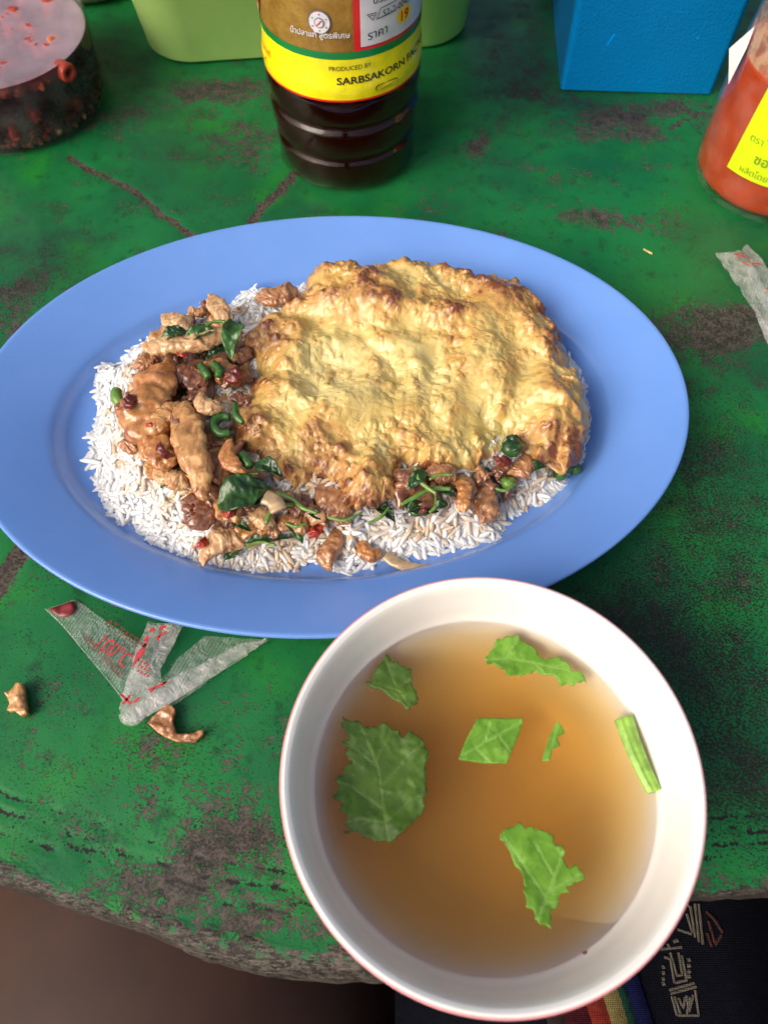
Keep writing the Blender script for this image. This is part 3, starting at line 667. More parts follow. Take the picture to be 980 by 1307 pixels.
# small saucy bits nobody could count between the pieces
bits = {k: [] for k in ('brown', 'dark', 'gold')}
mP = rng.uniform(meat_w.min(0), meat_w.max(0), (900, 2)); mP = mP[sdpoly(mP, meat_w) > .0045][:230]
for k, p in enumerate(mP):
    s_ = rng.uniform(.003, .0075); V, Fc = chunk_vf(s_ * rng.uniform(1.3, 2.6), s_, s_ * rng.uniform(.3, .6), int(rng.integers(0, 90)), 20, 14, rng.uniform(-.3, .3), rng.uniform(-.3, .3), 1.6)
    V = V @ np.array(Matrix.Rotation(rng.normal(0, .5), 3, 'X'))
    a = rng.uniform(0, 2 * PI); ca, sa = math.cos(a), math.sin(a)
    V = np.column_stack([V[:, 0] * ca - V[:, 1] * sa, V[:, 0] * sa + V[:, 1] * ca, V[:, 2]]) + [p[0], p[1], surf(p) + rng.uniform(.000, .0045)]
    bits[['brown', 'dark', 'dark', 'gold'][k % 4]].append((V, Fc))
crumb_root = thing('stir_fry_bits', 'many tiny saucy minced bits filling the gaps of the meat pile', 'stir fry'); crumb_root['kind'] = 'stuff'
for k, lst in bits.items():
    o = mk('minced_bits', *join(lst), MEATM[k], crumb_root); o['kind'] = 'stuff'

# basil leaves and green bits
def leaf_mat(name, a, b, coat=.5, vein=(.10, .22, .05, 1)):
    m = M(name); f = m.noise(130, 5, .6)
    c = m.mix(m.step(f, .3, .7), a, b)
    m.pr(col=c, rough=.38, coat=coat * .6, coatr=.16, spec=.4, sss=.05, sssr=(.5, 1, .3), ssss=.001)
    m.bump(m.math('ADD', m.noise(420, 4), m.math('MULTIPLY', m.voro(500), .6)), .0006, .6); return m.m
LG = leaf_mat('wilted_basil', (.008, .032, .008, 1), (.024, .085, .014, 1), .6); LB = leaf_mat('bright_basil', (.018, .070, .012, 1), (.045, .14, .024, 1), .6)
LD = leaf_mat('dark_basil', (.010, .030, .012, 1), (.025, .075, .018, 1), .6); LS = leaf_mat('green_stem', (.09, .20, .03, 1), (.17, .30, .06, 1), .5)
def basil(a, b, wpx, mat, label, up=.014, curl=.35, cup=.5, seed=1, twist=0., name='basil_leaf', cat='basil leaf'):
    ctr = place((a[0] + b[0]) / 2, (a[1] + b[1]) / 2, up); p, q = W(*a, ctr.z), W(*b, ctr.z); L = (q - p).length; w = wpx * mpp(*a, ctr.z)
    nu, nv = 30, 15
    u = np.linspace(0, 1, nu)[:, None] * np.ones((1, nv)); v = np.linspace(-1, 1, nv)[None] * np.ones((nu, 1))
    wd = np.sin(PI * np.clip(u, .015, .985) ** .8) ** .75 * w / 2
    X = (u - .5) * L; Y = v * wd; Z = -curl * L * (2 * u - 1) ** 2 * .5 + cup * wd * np.abs(v) ** 1.3 + .0
    P = np.stack([X, Y, Z], -1).reshape(-1, 3)
    P[:, 2] += .20 * w * fbm(P / (.55 * w), seed, 4) + .03 * w * np.abs(np.sin(P[:, 0] / L * 26 + np.abs(P[:, 1]) / w * 8))
    P[:, 1] += .10 * w * perlin(P / (.6 * L), seed + 3)
    ta = twist * (P[:, 0] / L); y, zz_ = P[:, 1].copy(), P[:, 2].copy(); P[:, 1] = y * np.cos(ta) - zz_ * np.sin(ta); P[:, 2] = y * np.sin(ta) + zz_ * np.cos(ta)
    Fg = gridfaces(nu, nv); n_ = len(P); V = np.vstack([P, P - [0, 0, .00035]])
    Fc = Fg.tolist() + (Fg[:, ::-1] + n_).tolist()
    bd = [i * nv for i in range(nu)] + [(nu - 1) * nv + j for j in range(1, nv)] + [i * nv + nv - 1 for i in range(nu - 2, -1, -1)] + list(range(nv - 2, 0, -1))
    Fc += [[i, j, j + n_, i + n_] for i, j in zip(bd, bd[1:] + bd[:1])]
    V, Fc = outward(V, Fc)
    o = mk(name, V, Fc, mat, loc=ctr); o.rotation_euler = (0, 0, math.atan2(q.y - p.y, q.x - p.x))
    return tag(o, label, cat, 'wilted basil leaves in the stir fry')
basil((206, 430), (240, 420), 22, LG, 'dark green basil leaf at the upper left of the pile above the pale strip', .016, seed=3)
basil((236, 432), (276, 418), 20, LB, 'bright green basil leaf next to the pale curl at the top of the pile', .017, seed=4)
basil((304, 402), (290, 450), 26, LB, 'glossy looped basil leaf hanging over the right end of the pale strip', .018, seed=5, curl=.5, twist=.8)
basil((296, 438), (262, 456), 16, LD, 'dark narrow basil leaf under the pale top strip', .011, seed=6)
basil((276, 640), (344, 616), 50, LG, 'big dark green wilted basil leaf left of the egg bottom lobe', .014, seed=7, curl=.4, cup=.2)
basil((300, 642), (345, 634), 24, LD, 'folded lower half of basil under the big wilted leaf', .011, seed=8)
basil((325, 588), (360, 604), 22, LG, 'green basil leaf poking out beneath the left edge of the egg', .013, seed=9)
basil((372, 662), (386, 690), 20, LB, 'narrow pointed basil leaf beside the bright red chili', .010, seed=10)
basil((312, 690), (372, 684), 14, LD, 'long thin dark basil leaf lying along the bottom rice edge', .008, seed=11, curl=.1)
basil((286, 712), (312, 694), 17, LD, 'dark leaf tip on the rice beside the pinkish chicken chunk', .006, seed=12)
basil((478, 640), (504, 664), 18, LD, 'dark leaf on rice just right of the egg bottom lobe', .006, seed=13)
basil((524, 655), (560, 650), 16, LG, 'small dark leaf curled below the green stems', .007, seed=14)
basil((204, 620), (228, 612), 12, LG, 'tiny green leaf under the pale flat chicken piece at left', .008, seed=15)
basil((545, 600), (520, 622), 16, LG, 'leaf under the egg above the curled green stems', .010, seed=16)
basil((640, 572), (672, 562), 24, LD, 'dark round leaf under the right bottom edge of the egg', .010, seed=17)
basil((560, 625), (584, 632), 12, LD, 'dark leaf scrap between stems and upright chicken strip', .008, seed=18)
basil((605, 610), (630, 600), 16, LD, 'dark leaf under the egg above the ridged chicken chunk', .006, seed=19)
def stem(pts, rpx, mat, label, up=.012, name='herb_sprig', cat='herb', group='green stems and beans in the stir fry', flat=1.):
    P0 = place(*pts[len(pts) // 2][:2], up)
    C_ = np.array([np.array(W(p[0], p[1], P0.z + (p[2] if len(p) > 2 else 0))) for p in pts]) - np.array(P0)
    r = rpx * mpp(pts[0][0], pts[0][1], P0.z)
    V, Fc = tube(C_, [r * .8, r, r, r * .7], 26, 10, flat); V = V + .12 * r * np.column_stack([perlin(V / (r * 2), 3), perlin(V / (r * 2), 4), perlin(V / (r * 2), 5)])
    V, Fc = outward(V, Fc)
    return tag(mk(name, V, Fc, mat, loc=P0), label, cat, group)
stem([(340, 668), (345, 655), (356, 646), (374, 644)], 3.2, LS, 'pale green curved stem above the narrow pointed leaf', .013)
stem([(352, 628), (372, 636), (386, 648), (405, 655)], 3.0, LS, 'green sprig running to the brown chicken under the egg lobe', .014)
stem([(575, 624), (552, 624), (530, 634), (512, 644)], 3.2, LS, 'longest green stem lying level below the egg', .011)
stem([(530, 596), (534, 612), (545, 622), (556, 630)], 2.8, LS, 'upright green stem coming from under the egg', .013)
stem([(524, 632), (519, 644), (528, 655), (545, 656)], 3.2, LG, 'hooked green stem end on the rice below the egg', .010)
stem([(556, 634), (556, 646), (548, 654)], 2.6, LS, 'short green stem tip right of the hooked end', .009)
for pts_, lb_ in (([(312, 700), (330, 692), (352, 696)], 'thin sprig along the bottom left rice edge'), ([(365, 668), (378, 672), (392, 668)], 'thin sprig left of the bright red chili'), ([(418, 660), (440, 664), (462, 654)], 'thin sprig lying below the egg lobe'),
    ([(470, 668), (486, 660), (496, 648)], 'thin sprig on rice right of the egg lobe'), ([(548, 612), (560, 606), (578, 606)], 'thin sprig in the shade of the egg edge'), ([(205, 432), (222, 422), (244, 426), (268, 414)], 'olive sprig winding over the pale top strip'),
    ([(262, 414), (280, 410), (296, 414)], 'short sprig beside the looped basil leaf'), ([(628, 622), (644, 626), (658, 618)], 'thin sprig below the curled brown chicken'), ([(300, 600), (312, 606), (330, 604)], 'thin sprig above the big basil leaf')):
    stem(pts_, 2.2, LS, lb_, .011)
for a_, b_, w_, lb_ in (((540, 640), (518, 652), 14, 'crumpled leaf shred below the longest green sprig'), ((572, 640), (552, 650), 12, 'leaf shred right of the hooked green end'), ((392, 652), (412, 662), 12, 'leaf shred between the egg lobe and the red chili'), ((356, 650), (372, 640), 14, 'leaf shred beside the pale curved sprig'),
    ((676, 600), (696, 592), 14, 'leaf shred at the right end under the egg'), ((300, 668), (320, 676), 12, 'leaf shred below the red chili dot'), ((240, 440), (256, 450), 12, 'leaf shred under the pale top strip middle')):
    basil(a_, b_, w_, LG, lb_, .010, .5, .7, int(a_[0]) % 50, .6)
stem([(256, 466), (262, 474), (266, 482)], 6, LB, 'left one of two short green bean bits in the pile', .010, 'green_bean', 'bean')
stem([(272, 464), (280, 472), (278, 480)], 6, LB, 'right one of two short green bean bits in the pile', .010, 'green_bean', 'bean')
stem([(294, 532), (280, 533), (273, 543), (280, 553), (294, 553)], 6.5, LB, 'curled green chili bean beside the left edge of the egg', .010, 'green_bean', 'bean')
stem([(300, 515), (302, 530), (310, 540)], 5, LB, 'slim green bean between curled bean and egg', .014, 'green_bean', 'bean')
stem([(308, 580), (316, 590), (318, 596)], 8, LB, 'stubby green bean bit left of the leaf under the egg', .012, 'green_bean', 'bean')
stem([(150, 498), (149, 506), (153, 516)], 8, LS, 'brownish green bean slice at the far left end of the pile', .011, 'green_bean', 'bean')
stem([(660, 566), (648, 572), (662, 578)], 9, LG, 'dark green bean under the right bottom edge of the egg', .009, 'green_bean', 'bean')
stem([(641, 612), (648, 618), (655, 612)], 7, LS, 'yellow green bean slice by the curled brown chicken', .008, 'green_bean', 'bean')
for px, py, r_, lb in ((714, 605, 9, 'lowest green bean round at the right tip of the egg'), (724, 596, 8, 'middle green bean round at the right tip of the egg'), (734, 598, 8, 'outermost green bean round at the right tip of the egg')):
    stem([(px - 5, py + 2), (px, py), (px + 5, py - 2)], r_, LB, lb, .004, 'green_bean', 'bean')
RC = leaf_mat('red_chili', (.22, .012, .008, 1), (.42, .04, .015, 1), .6); DR = leaf_mat('dark_red_chili', (.07, .008, .005, 1), (.20, .025, .012, 1), .7)
def chili(px, py, wpx, lpx, ang_, mat, label, up=.010):
    c_ = place(px, py, up); q = mpp(px, py, c_.z); V, Fc = chunk_vf(lpx * q, wpx * q * .8, wpx * q * .3, int(px) % 60, 40, 26, .15, .3, 1.8, .25)
    o = mk('chili_bit', V, Fc, mat, loc=c_); o.rotation_euler = (.3, 0, R(ang_)); return tag(o, label, 'chili', 'red chili bits in the stir fry')
chili(402, 676, 17, 24, 70, RC, 'bright red chili bit in front of the egg bottom lobe')
chili(293, 656, 14, 16, 10, RC, 'round red chili dot below the big basil leaf', .011)
chili(257, 693, 9, 22, 50, RC, 'thin red chili sliver on the pinkish chicken chunk', .011)
chili(246, 656, 18, 26, 60, DR, 'dark red chili slice on the dark lump below the long strip', .011)
chili(165, 512, 16, 26, 60, DR, 'dark red chili skin on the left glazed slab', .016)
chili(206, 574, 16, 24, -50, DR, 'dark red chili skin on the chunk left of the long strip', .016)
chili(300, 480, 20, 30, 30, DR, 'dark chili piece beside the upper left edge of the egg', .012)
chili(232, 452, 6, 18, -10, RC, 'thin red chili fleck on the pale top strip', .018)
chili(640, 588, 12, 24, -20, DR, 'dark red chili piece under the right side of the egg', .010)
chili(540, 650, 9, 20, 70, DR, 'dark red chili strip among the green stems', .010)
chili(192, 542, 8, 12, 30, RC, 'small red chili fleck between slab and long strip', .014)
chili(566, 612, 12, 20, 0, DR, 'dark red chili bit under the egg behind the stems', .006)
# onion
ON = simple('cooked_onion', (.42, .30, .17, 1), .25, .25, 200, .0003, 500, sss=.4, sssr=(1, .8, .5), ssss=.003, coat=.4)
def onion(pts, wpx, z, label):
    c_ = W(pts[1][0], pts[1][1], z); C_ = np.array([np.array(W(p[0], p[1], z)) for p in pts]) - np.array(c_)
    V, Fc = tube(C_, wpx * mpp(*pts[0], z) / 2, 24, 12, .38); V[:, 2] += .0008 * np.abs(perlin(V * 300, 3)); V, Fc = outward(V, Fc)
    return tag(mk('onion_strip', V, Fc, ON, loc=c_), label, 'onion')
onion([(492, 708), (505, 718), (530, 726), (556, 727)], 15, .0082, 'translucent onion strip lying alone on the plate below the rice')
o = onion([(338, 634), (350, 640), (356, 652)], 22, .033, 'translucent onion piece right of the big basil leaf')

# ================================================================== SOUP BOWL
BX, BY, BR, BZ = .0288, .0410, .0568, .050
bowl = thing('bowl', 'round two tone plastic bowl, white inside and pink outside, full of soup', 'bowl', (BX, BY, 0))
inner = [(0, .0066), (.012, .0069), (.020, .0081), (.028, .0107), (.0355, .0155), (.0425, .0230), (.0487, .0330), (.0512, .0410), (.0530, .0470), (.0540, .0492), (.0546, .0498), (.0554, .0502), (.0560, .0501)]
outer = [(0, .0035), (.026, .0035), (.0265, .0002), (.029, .0002), (.0300, .0040), (.037, .0080), (.0440, .0150), (.0490, .0240), (.0525, .0350), (.0548, .0430), (.0562, .0475), (.0567, .0488), (.0566, .0495), (.0564, .0499), (.0560, .0501)]
mw = M('white_melamine'); mw.pr(col=mw.mix(mw.step(mw.noise(50, 5), .3, .7), (.77, .765, .735, 1), (.82, .815, .785, 1)), rough=.20, spec=.5, coat=.2, coatr=.05); mw.bump(mw.noise(220, 3), .00005)
mpk = simple('pink_melamine', (.72, .30, .33, 1), .22, .06)
def sm(prof, n): return curve_pts(np.array(prof), n)
V, Fc = lathe(sm(inner, 60), 160); mk('inner_shell', V, Fc[:, ::-1], mw.m, bowl)
V, Fc = lathe(sm(outer, 60), 160); mk('outer_shell', V, Fc, mpk, bowl)
SZ = .0330
vol = ((.925, .71, .11), 41, (.93, .78, .50), 7)
ms = clear('soup_surface', vol=vol, ior=1.33, rough=.01); ms2 = clear('soup_side', vol=vol, ior=1.0001)
rad = np.concatenate([np.linspace(0, .0460, 18, endpoint=False), np.linspace(.0460, .0485, 18)])
ip_ = sm(inner, 60); bot = np.interp(rad, ip_[:, 0], ip_[:, 1]) + .0004
topz = SZ + .0009 * np.exp(-(.0485 - rad) / .0009) + .00006 * np.sin(rad * 900)
pro = np.concatenate([np.column_stack([rad, np.minimum(bot, topz - .0001)]), np.column_stack([rad, topz])[::-1]])
V, Fc = lathe(pro, 128)
soup = mk('soup', V, Fc, [ms, ms2], loc=(BX, BY, 0))
mi = np.tile(np.array([1] * 35 + [0] * 36), 128); soup.data.polygons.foreach_set('material_index', mi.astype(np.int32)[:len(soup.data.polygons)])
tag(soup, 'clear amber broth filling the white soup bowl', 'soup')
# herbs in the broth
def celery_mat(name, a, b, vein):
    m = M(name); f = m.noise(120, 5, .6); v = m.attr('vein')
    c = m.mix(m.step(f, .3, .7), a, b); c = m.mix(m.step(m.noise(420, 4), .5, .75, 0, .5), c, tuple(x * .55 for x in a[:3]) + (1,)); c = m.mix(m.math('MULTIPLY', v, .75), c, vein)
    m.pr(col=c, rough=.5, spec=.3, sss=.1, sssr=(.5, 1, .2), ssss=.001, coat=.04, coatr=.3); m.bump(m.math('SUBTRACT', m.noise(300, 4), m.math('MULTIPLY', v, .8)), .0003, .7); return m.m
CB = celery_mat('bright_celery_leaf', (.085, .22, .014, 1), (.16, .34, .035, 1), (.20, .38, .07, 1))
CDk = celery_mat('soaked_celery_leaf', (.042, .098, .008, 1), (.075, .155, .014, 1), (.095, .17, .03, 1))
zb = lambda x, y: (340 + x / 1.69, 720 + y / 1.69)
def herb(zpts, mat, label, name='celery_leaf', cat='celery leaf', wav=.0008, lift=.0004, sink=0., seed=1, veins=()):
    P_ = Wn([zb(*p) for p in zpts], SZ); c_ = P_.mean(0); P_ = P_ - c_
    if len(zpts) > 11:                               # fine saw teeth along the cut
        per = np.linalg.norm(np.roll(P_, -1, 0) - P_, axis=1).sum(); nt = int(per / .00045); P_ = resample(P_, nt); od = np.roll(P_, -2, 0) - np.roll(P_, 2, 0); od = np.column_stack([od[:, 1], -od[:, 0]]); od /= np.linalg.norm(od, axis=1)[:, None] + 1e-12
        al = np.column_stack([np.arange(nt) * .00045 * 300, np.full(nt, 1.7 + seed), np.zeros(nt)]); teeth = 1 - 2.4 * np.abs(perlin(al, seed)); teeth2 = 1 - 2.4 * np.abs(perlin(al * 2.3, seed + 4))
        P_ = P_ + od * (.0009 * teeth + .0004 * teeth2 - .0004)[:, None]
    d0 = max(np.abs(P_).max(), .003)
    def zf(Q):
        Q3 = np.column_stack([Q, np.zeros(len(Q))])
        zz_ = lift + wav * (fbm(Q3 * 110, seed, 3)) + .0004 * fbm(Q3 * 380, seed + 2, 2)
        zz_ += np.maximum(0, .0004 + .0016 * perlin(Q3 * 90, seed + 7)) * smooth(np.linalg.norm(Q, axis=1), 0, d0)
        return np.maximum(zz_, .00035) - sink
    V, Fc = sheet(P_, .0006, zf, .0004); Vx = np.asarray(V)[:, :2] + c_; vd = np.full(len(Vx), 9.)
    for L_ in veins:
        q = Wn([zb(*p) for p in L_], SZ)
        for a, b in zip(q[:-1], q[1:]):
            e = b - a; ww = Vx - a; t = np.clip(ww @ e / (e @ e), 0, 1); vd = np.minimum(vd, np.hypot(*(ww - t[:, None] * e).T))
    return tag(mk(name, V, Fc, mat, loc=(c_[0], c_[1], SZ), attrs=dict(vein=1 - smooth(vd, .0001, .0007))), label, cat, 'chopped celery floating in the soup')
herb([(165, 325), (180, 335), (195, 332), (210, 350), (235, 345), (255, 340), (275, 350), (295, 370), (310, 362), (325, 365), (335, 385), (350, 400), (348, 440), (345, 480), (342, 515), (335, 545), (310, 565), (290, 585), (265, 603), (240, 600), (215, 590), (190, 582), (165, 578), (180, 565), (160, 560), (175, 545), (150, 530), (165, 515), (145, 500), (155, 485), (143, 465), (165, 455), (160, 440), (185, 430), (165, 410), (175, 395), (163, 385), (175, 370), (160, 345)], CDk, 'largest dark celery leaf with jagged edge at the left of the soup', sink=.0010, seed=2, veins=[((262, 600), (250, 520), (240, 440), (200, 345)), ((252, 530), (180, 480), (150, 470)), ((246, 480), (300, 420), (335, 390)), ((240, 440), (190, 400), (168, 380)), ((236, 420), (262, 370), (270, 350)), ((256, 560), (310, 510), (340, 500)), ((256, 560), (200, 550), (165, 560))])
herb([(258, 195), (275, 215), (295, 215), (310, 225), (318, 245), (318, 265), (328, 270), (325, 290), (312, 315), (290, 305), (270, 290), (245, 275), (225, 262), (207, 255), (228, 245), (235, 225)], CDk, 'small dark celery leaf near the upper left rim of the bowl', sink=.0009, seed=3, veins=[((312, 312), (280, 270), (255, 205)), ((285, 275), (230, 255)), ((280, 268), (315, 245))])
herb([(468, 205), (480, 185), (495, 165), (520, 155), (540, 153), (560, 170), (580, 185), (600, 205), (625, 197), (645, 212), (655, 230), (680, 240), (690, 258), (660, 264), (635, 262), (620, 245), (600, 238), (575, 235), (550, 245), (520, 240), (495, 225), (470, 215)], CB, 'long bright celery leaf at the top of the soup', seed=4, veins=[((470, 210), (520, 205), (580, 215), (640, 230), (688, 258)), ((515, 205), (540, 160)), ((575, 214), (600, 240)), ((620, 225), (645, 215))])
herb([(455, 333), (554, 333), (545, 365), (530, 400), (518, 432), (470, 430), (413, 422), (425, 390), (440, 360)], CB, 'four sided cut celery leaf in the middle of the soup', wav=.0006, seed=5, veins=[((420, 415), (480, 380), (552, 340)), ((470, 385), (480, 345)), ((500, 372), (525, 410)), ((450, 400), (480, 428))])
herb([(625, 340), (635, 350), (642, 365), (625, 375), (632, 392), (615, 400), (608, 428), (592, 425), (600, 400), (610, 370)], CB, 'smallest green celery sliver right of the four sided piece', seed=6, veins=[((600, 425), (614, 390), (626, 345))])
herb([(500, 590), (515, 565), (540, 562), (570, 565), (600, 575), (615, 580), (618, 600), (640, 605), (645, 630), (640, 650), (665, 650), (685, 670), (672, 690), (650, 700), (660, 712), (632, 715), (635, 740), (615, 750), (612, 785), (595, 780), (575, 770), (572, 750), (555, 740), (555, 700), (545, 660), (525, 630)], CB, 'bright jagged celery leaf at the bottom of the soup', seed=7, veins=[((580, 775), (600, 720), (625, 660), (640, 608)), ((604, 712), (655, 680), (680, 670)), ((600, 720), (545, 640), (510, 590)), ((618, 675), (575, 600)), ((596, 735), (632, 730))])
# celery stalk: ribbed half tube
a, b = W(*zb(763, 334), SZ), W(*zb(829, 494), SZ); L = (b - a).length; wd = 42 / 1.69 * mpp(800, 960, SZ)
nu, nv = 30, 34; V = []
for i in range(nu):
    u = i / (nu - 1)
    for j in range(nv):
        t = j / nv * 2 * PI; w_ = wd * (.52 - .12 * u)
        V.append(((u - .5) * L, w_ * math.cos(t) + .03 * L * (2 * u - 1) ** 2, .0012 + (.0016 + .00028 * math.cos(t * 9)) * math.sin(t)))
Fc = gridfaces(nu, nv, close_v=True).tolist() + [list(range(nv)), [(nu - 1) * nv + j for j in range(nv)]]
V, Fc = outward(V, Fc); o = mk('celery_stalk', V, Fc, simple('celery_stalk', (.22, .40, .06, 1), .3, .3, 300), loc=((a + b) / 2))
o.rotation_euler = (0, 0, math.atan2(b.y - a.y, b.x - a.x)); tag(o, 'ribbed light green celery stalk piece at the right of the soup', 'celery stalk', 'chopped celery floating in the soup')
V, Fc = chunk_vf(.0014, .001, .0006, 3, 12, 8)
tag(mk('pepper_speck', V, Fc, MEATM['dark'], loc=W(746, 1217, SZ + .0005)), 'tiny dark speck floating near the lower rim of the soup', 'speck')

# ================================================================== FISH SAUCE BOTTLE
HX, HY = -.0189, .3572
bottle = thing('sauce_bottle', 'ribbed plastic fish sauce bottle with gold and yellow label', 'bottle', (HX, HY, 0))
bp = [(.004, .0045), (.020, .003), (.0275, .0006), (.0300, .0004), (.0320, .0018), (.0331, .0050), (.0337, .0100), (.0342, .0158), (.0342, .0170), (.0337, .0180), (.0331, .0192), (.0331, .0202), (.0340, .0218), (.0350, .0245), (.0355, .0285), (.0356, .0325), (.0353, .0340), (.0346, .0352), (.0340, .0362), (.0340, .0372), (.0349, .0388), (.0357, .0410), (.0361, .0450), (.0359, .0490), (.0353, .0515), (.0352, .055), (.0350, .060), (.0348, .065), (.0348, .07), (.0348, .10), (.0348, .145), (.0340, .158), (.031, .170), (.024, .183), (.0165, .195), (.0145, .205), (.0140, .222)]
V, Fc = lathe(curve_pts(bp, 260), 128)
mk('bottle_wall', V, Fc, clear('clear_plastic', (.98, .98, .97, 1), ior=1.55, rough=.012), bottle)
lp = [(0, .0030)] + [(r_ - .0005, z_ + .0012) for r_, z_ in bp if .001 < z_ < .19 and r_ > .023] + [(0, .19)]
V, Fc = lathe(np.vstack([curve_pts(lp[:-1], 220), [lp[-1]]]), 96)
mk('fish_sauce', V, Fc, clear('fish_sauce_liquid', vol=((.55, .05, .05), 170, (.5, .10, .08), 7), ior=1.10, rough=.05), bottle)
V, Fc = lathe([(0, .221), (.0165, .221), (.0168, .222), (.0168, .237), (.016, .2385), (0, .2385)], 48); mk('cap', V, Fc, simple('bottle_cap', lin(190, 30, 30), .35), bottle)
lr = lambda z_: float(np.interp(z_, [p[1] for p in bp], [p[0] for p in bp]))
def wrap(z0, z1, a0, a1, off, mat, name, parent, n=None):
    n = n or max(6, int((a1 - a0) / R(3))); zs = np.linspace(z0, z1, max(2, int((z1 - z0) / .0012) + 1))
    V, Fc = lathe([(lr(z_) + off + .0006 * math.exp(-((z_ - .0565) / .004) ** 2), z_) for z_ in zs], n, a0 - PI / 2, a1 - PI / 2)
    rr_ = fbm(V * 160, 5, 3) * .00012; V[:, :2] *= (1 + rr_ / .035)[:, None]
    return mk(name, V, Fc, mat, parent)
def wraptext(body, size, alpha, z0, off, mat, name, parent, bold=0., slope=0., center=False, sx=1.):
    V, Fc = text_vf(body, size, bold)
    if not len(V): return None
    x = V[:, 0] * sx; x = x - (x.max() + x.min()) / 2 if center else x
    y = V[:, 1] + slope * x; rr_ = np.array([lr(z0 + q) for q in y]) + off + .0006 * np.exp(-((z0 + y - .0565) / .004) ** 2); an = alpha + x / .0355 - PI / 2
    return mk(name, np.column_stack([rr_ * np.cos(an), rr_ * np.sin(an), z0 + y]), Fc, mat, parent, smooth_=False)
lab = lambda n, c_, r_=.3, me_=0., b=.0: simple(n, c_, r_, .08, 80, b, 160, metal=me_, coat=.3)
gold = M('gold_label'); gold.pr(col=gold.mix(gold.step(gold.noise(120, 4), .3, .7), lin(140, 106, 45), lin(165, 128, 60)), metal=.3, rough=.3); gold.bump(gold.noise(230, 4), .0006)
full = (-PI, PI)
label = wrap(.0516, .140, *full, .00020, gold.m, 'label', bottle, 160)
wrap(.0520, .0700, *full, .00032, lab('label_yellow', lin(232, 222, 20), .28, 0, .0004), 'yellow_band', label, 160)
wrap(.0513, .0522, *full, .00044, lab('label_red', lin(205, 30, 30)), 'red_line', label, 160)
wrap(.0698, .0728, *full, .00044, lab('label_green', lin(12, 120, 55)), 'green_stripe', label, 160)
mred, mwht, mblk = lab('print_red', lin(205, 30, 35)), lab('print_white', lin(205, 205, 208)), lab('print_black', (.012, .012, .012, 1))
wrap(.0729, .120, R(11), R(96), .00040, mred, 'red_panel', label); wrap(.0744, .118, R(15.5), R(92), .00052, mwht, 'price_panel', label)
ybz = lab('print_gold', lin(150, 110, 20))
wraptext('PRODUCED BY :', .0027, R(-7), .0650, .0006, mblk, 'print', label, 0, .03)
wraptext('SARBSAKORN FACTORY', .0041, R(-2), .0594, .0007, mblk, 'print', label, .00007, .03, sx=1.28)
wraptext('ราคา', .0050, R(20), .0768, .0008, mblk, 'print', label, 0, .10)
wraptext('52-2-00452', .0036, R(31), .0846, .0008, mblk, 'print', label, 0, .04)
wraptext('ปริมาณ', .0042, R(24), .0905, .0008, mblk, 'print', label)
wraptext('น้ำปลาแท้ สูตรพิเศษ', .0032, R(-12), .0788, .0008, mwht, 'print', label, .00005, .02, True, 1.0)
for z0, a0 in ((.0560, R(-86)), (.0605, R(-80))):
    wraptext('น้ำปลาแท้', .0036, a0, z0, .0006, mred, 'print', label)
def wrap_shape(pts, al, z0, off, mat, name, n_=None):  # flat outline in label millimetres bent round the bottle
    P_ = np.asarray(pts, float) * .001; c_ = P_.mean(0); V = np.vstack([[c_], P_]); an = al + V[:, 0] / .0355 - PI / 2
    rr_ = np.array([lr(z0 + q) for q in V[:, 1]]) + off + .0006 * np.exp(-((z0 + V[:, 1] - .0565) / .004) ** 2)
    n = len(P_); return mk(name, np.column_stack([rr_ * np.cos(an), rr_ * np.sin(an), z0 + V[:, 1]]), [[0, 1 + i, 1 + (i + 1) % n] for i in range(n)], mat, label, smooth_=False)
circ = lambda r_, n=40, sx=1, sy=1: [(r_ * sx * math.cos(2 * PI * i / n), r_ * sy * math.sin(2 * PI * i / n)) for i in range(n)]
wrap_shape(circ(4.6), R(-11), .0850, .0008, lab('print_navy', lin(90, 105, 140)), 'emblem_ring')
wrap_shape(circ(4.2), R(-11), .0850, .0010, mwht, 'emblem'); wrap_shape(circ(2.1), R(-11), .0850, .0012, lab('print_grey', lin(130, 140, 165)), 'emblem_core'); wrap_shape(circ(1.6), R(-11), .0850, .0014, mwht, 'emblem_core')
wrap_shape([(-1.2, -.9), (-.9, -1.2), (1.2, .9), (.9, 1.2)], R(-11), .0850, .0016, mred, 'emblem_bar')
for k in range(6):
    t_ = k * PI / 3 + .5; wrap_shape([(3.2 * math.cos(t_) + x, 3.2 * math.sin(t_) + y) for x, y in circ(.35, 8)], R(-11), .0850, .0012, mred if k % 2 else lab('print_grey', lin(130, 140, 165)), 'emblem_dot')
star = [((3.9 if i % 2 else 3.3) * 1.25 * math.cos(PI * i / 9), (3.9 if i % 2 else 3.3) * .9 * math.sin(PI * i / 9)) for i in range(18)]
wrap_shape(star, R(50), .0815, .0008, lab('print_orange_yellow', lin(240, 205, 30)), 'price_burst'); wraptext('19', .0058, R(50), .0796, .0011, mred, 'print', label, .0001, 0, True)
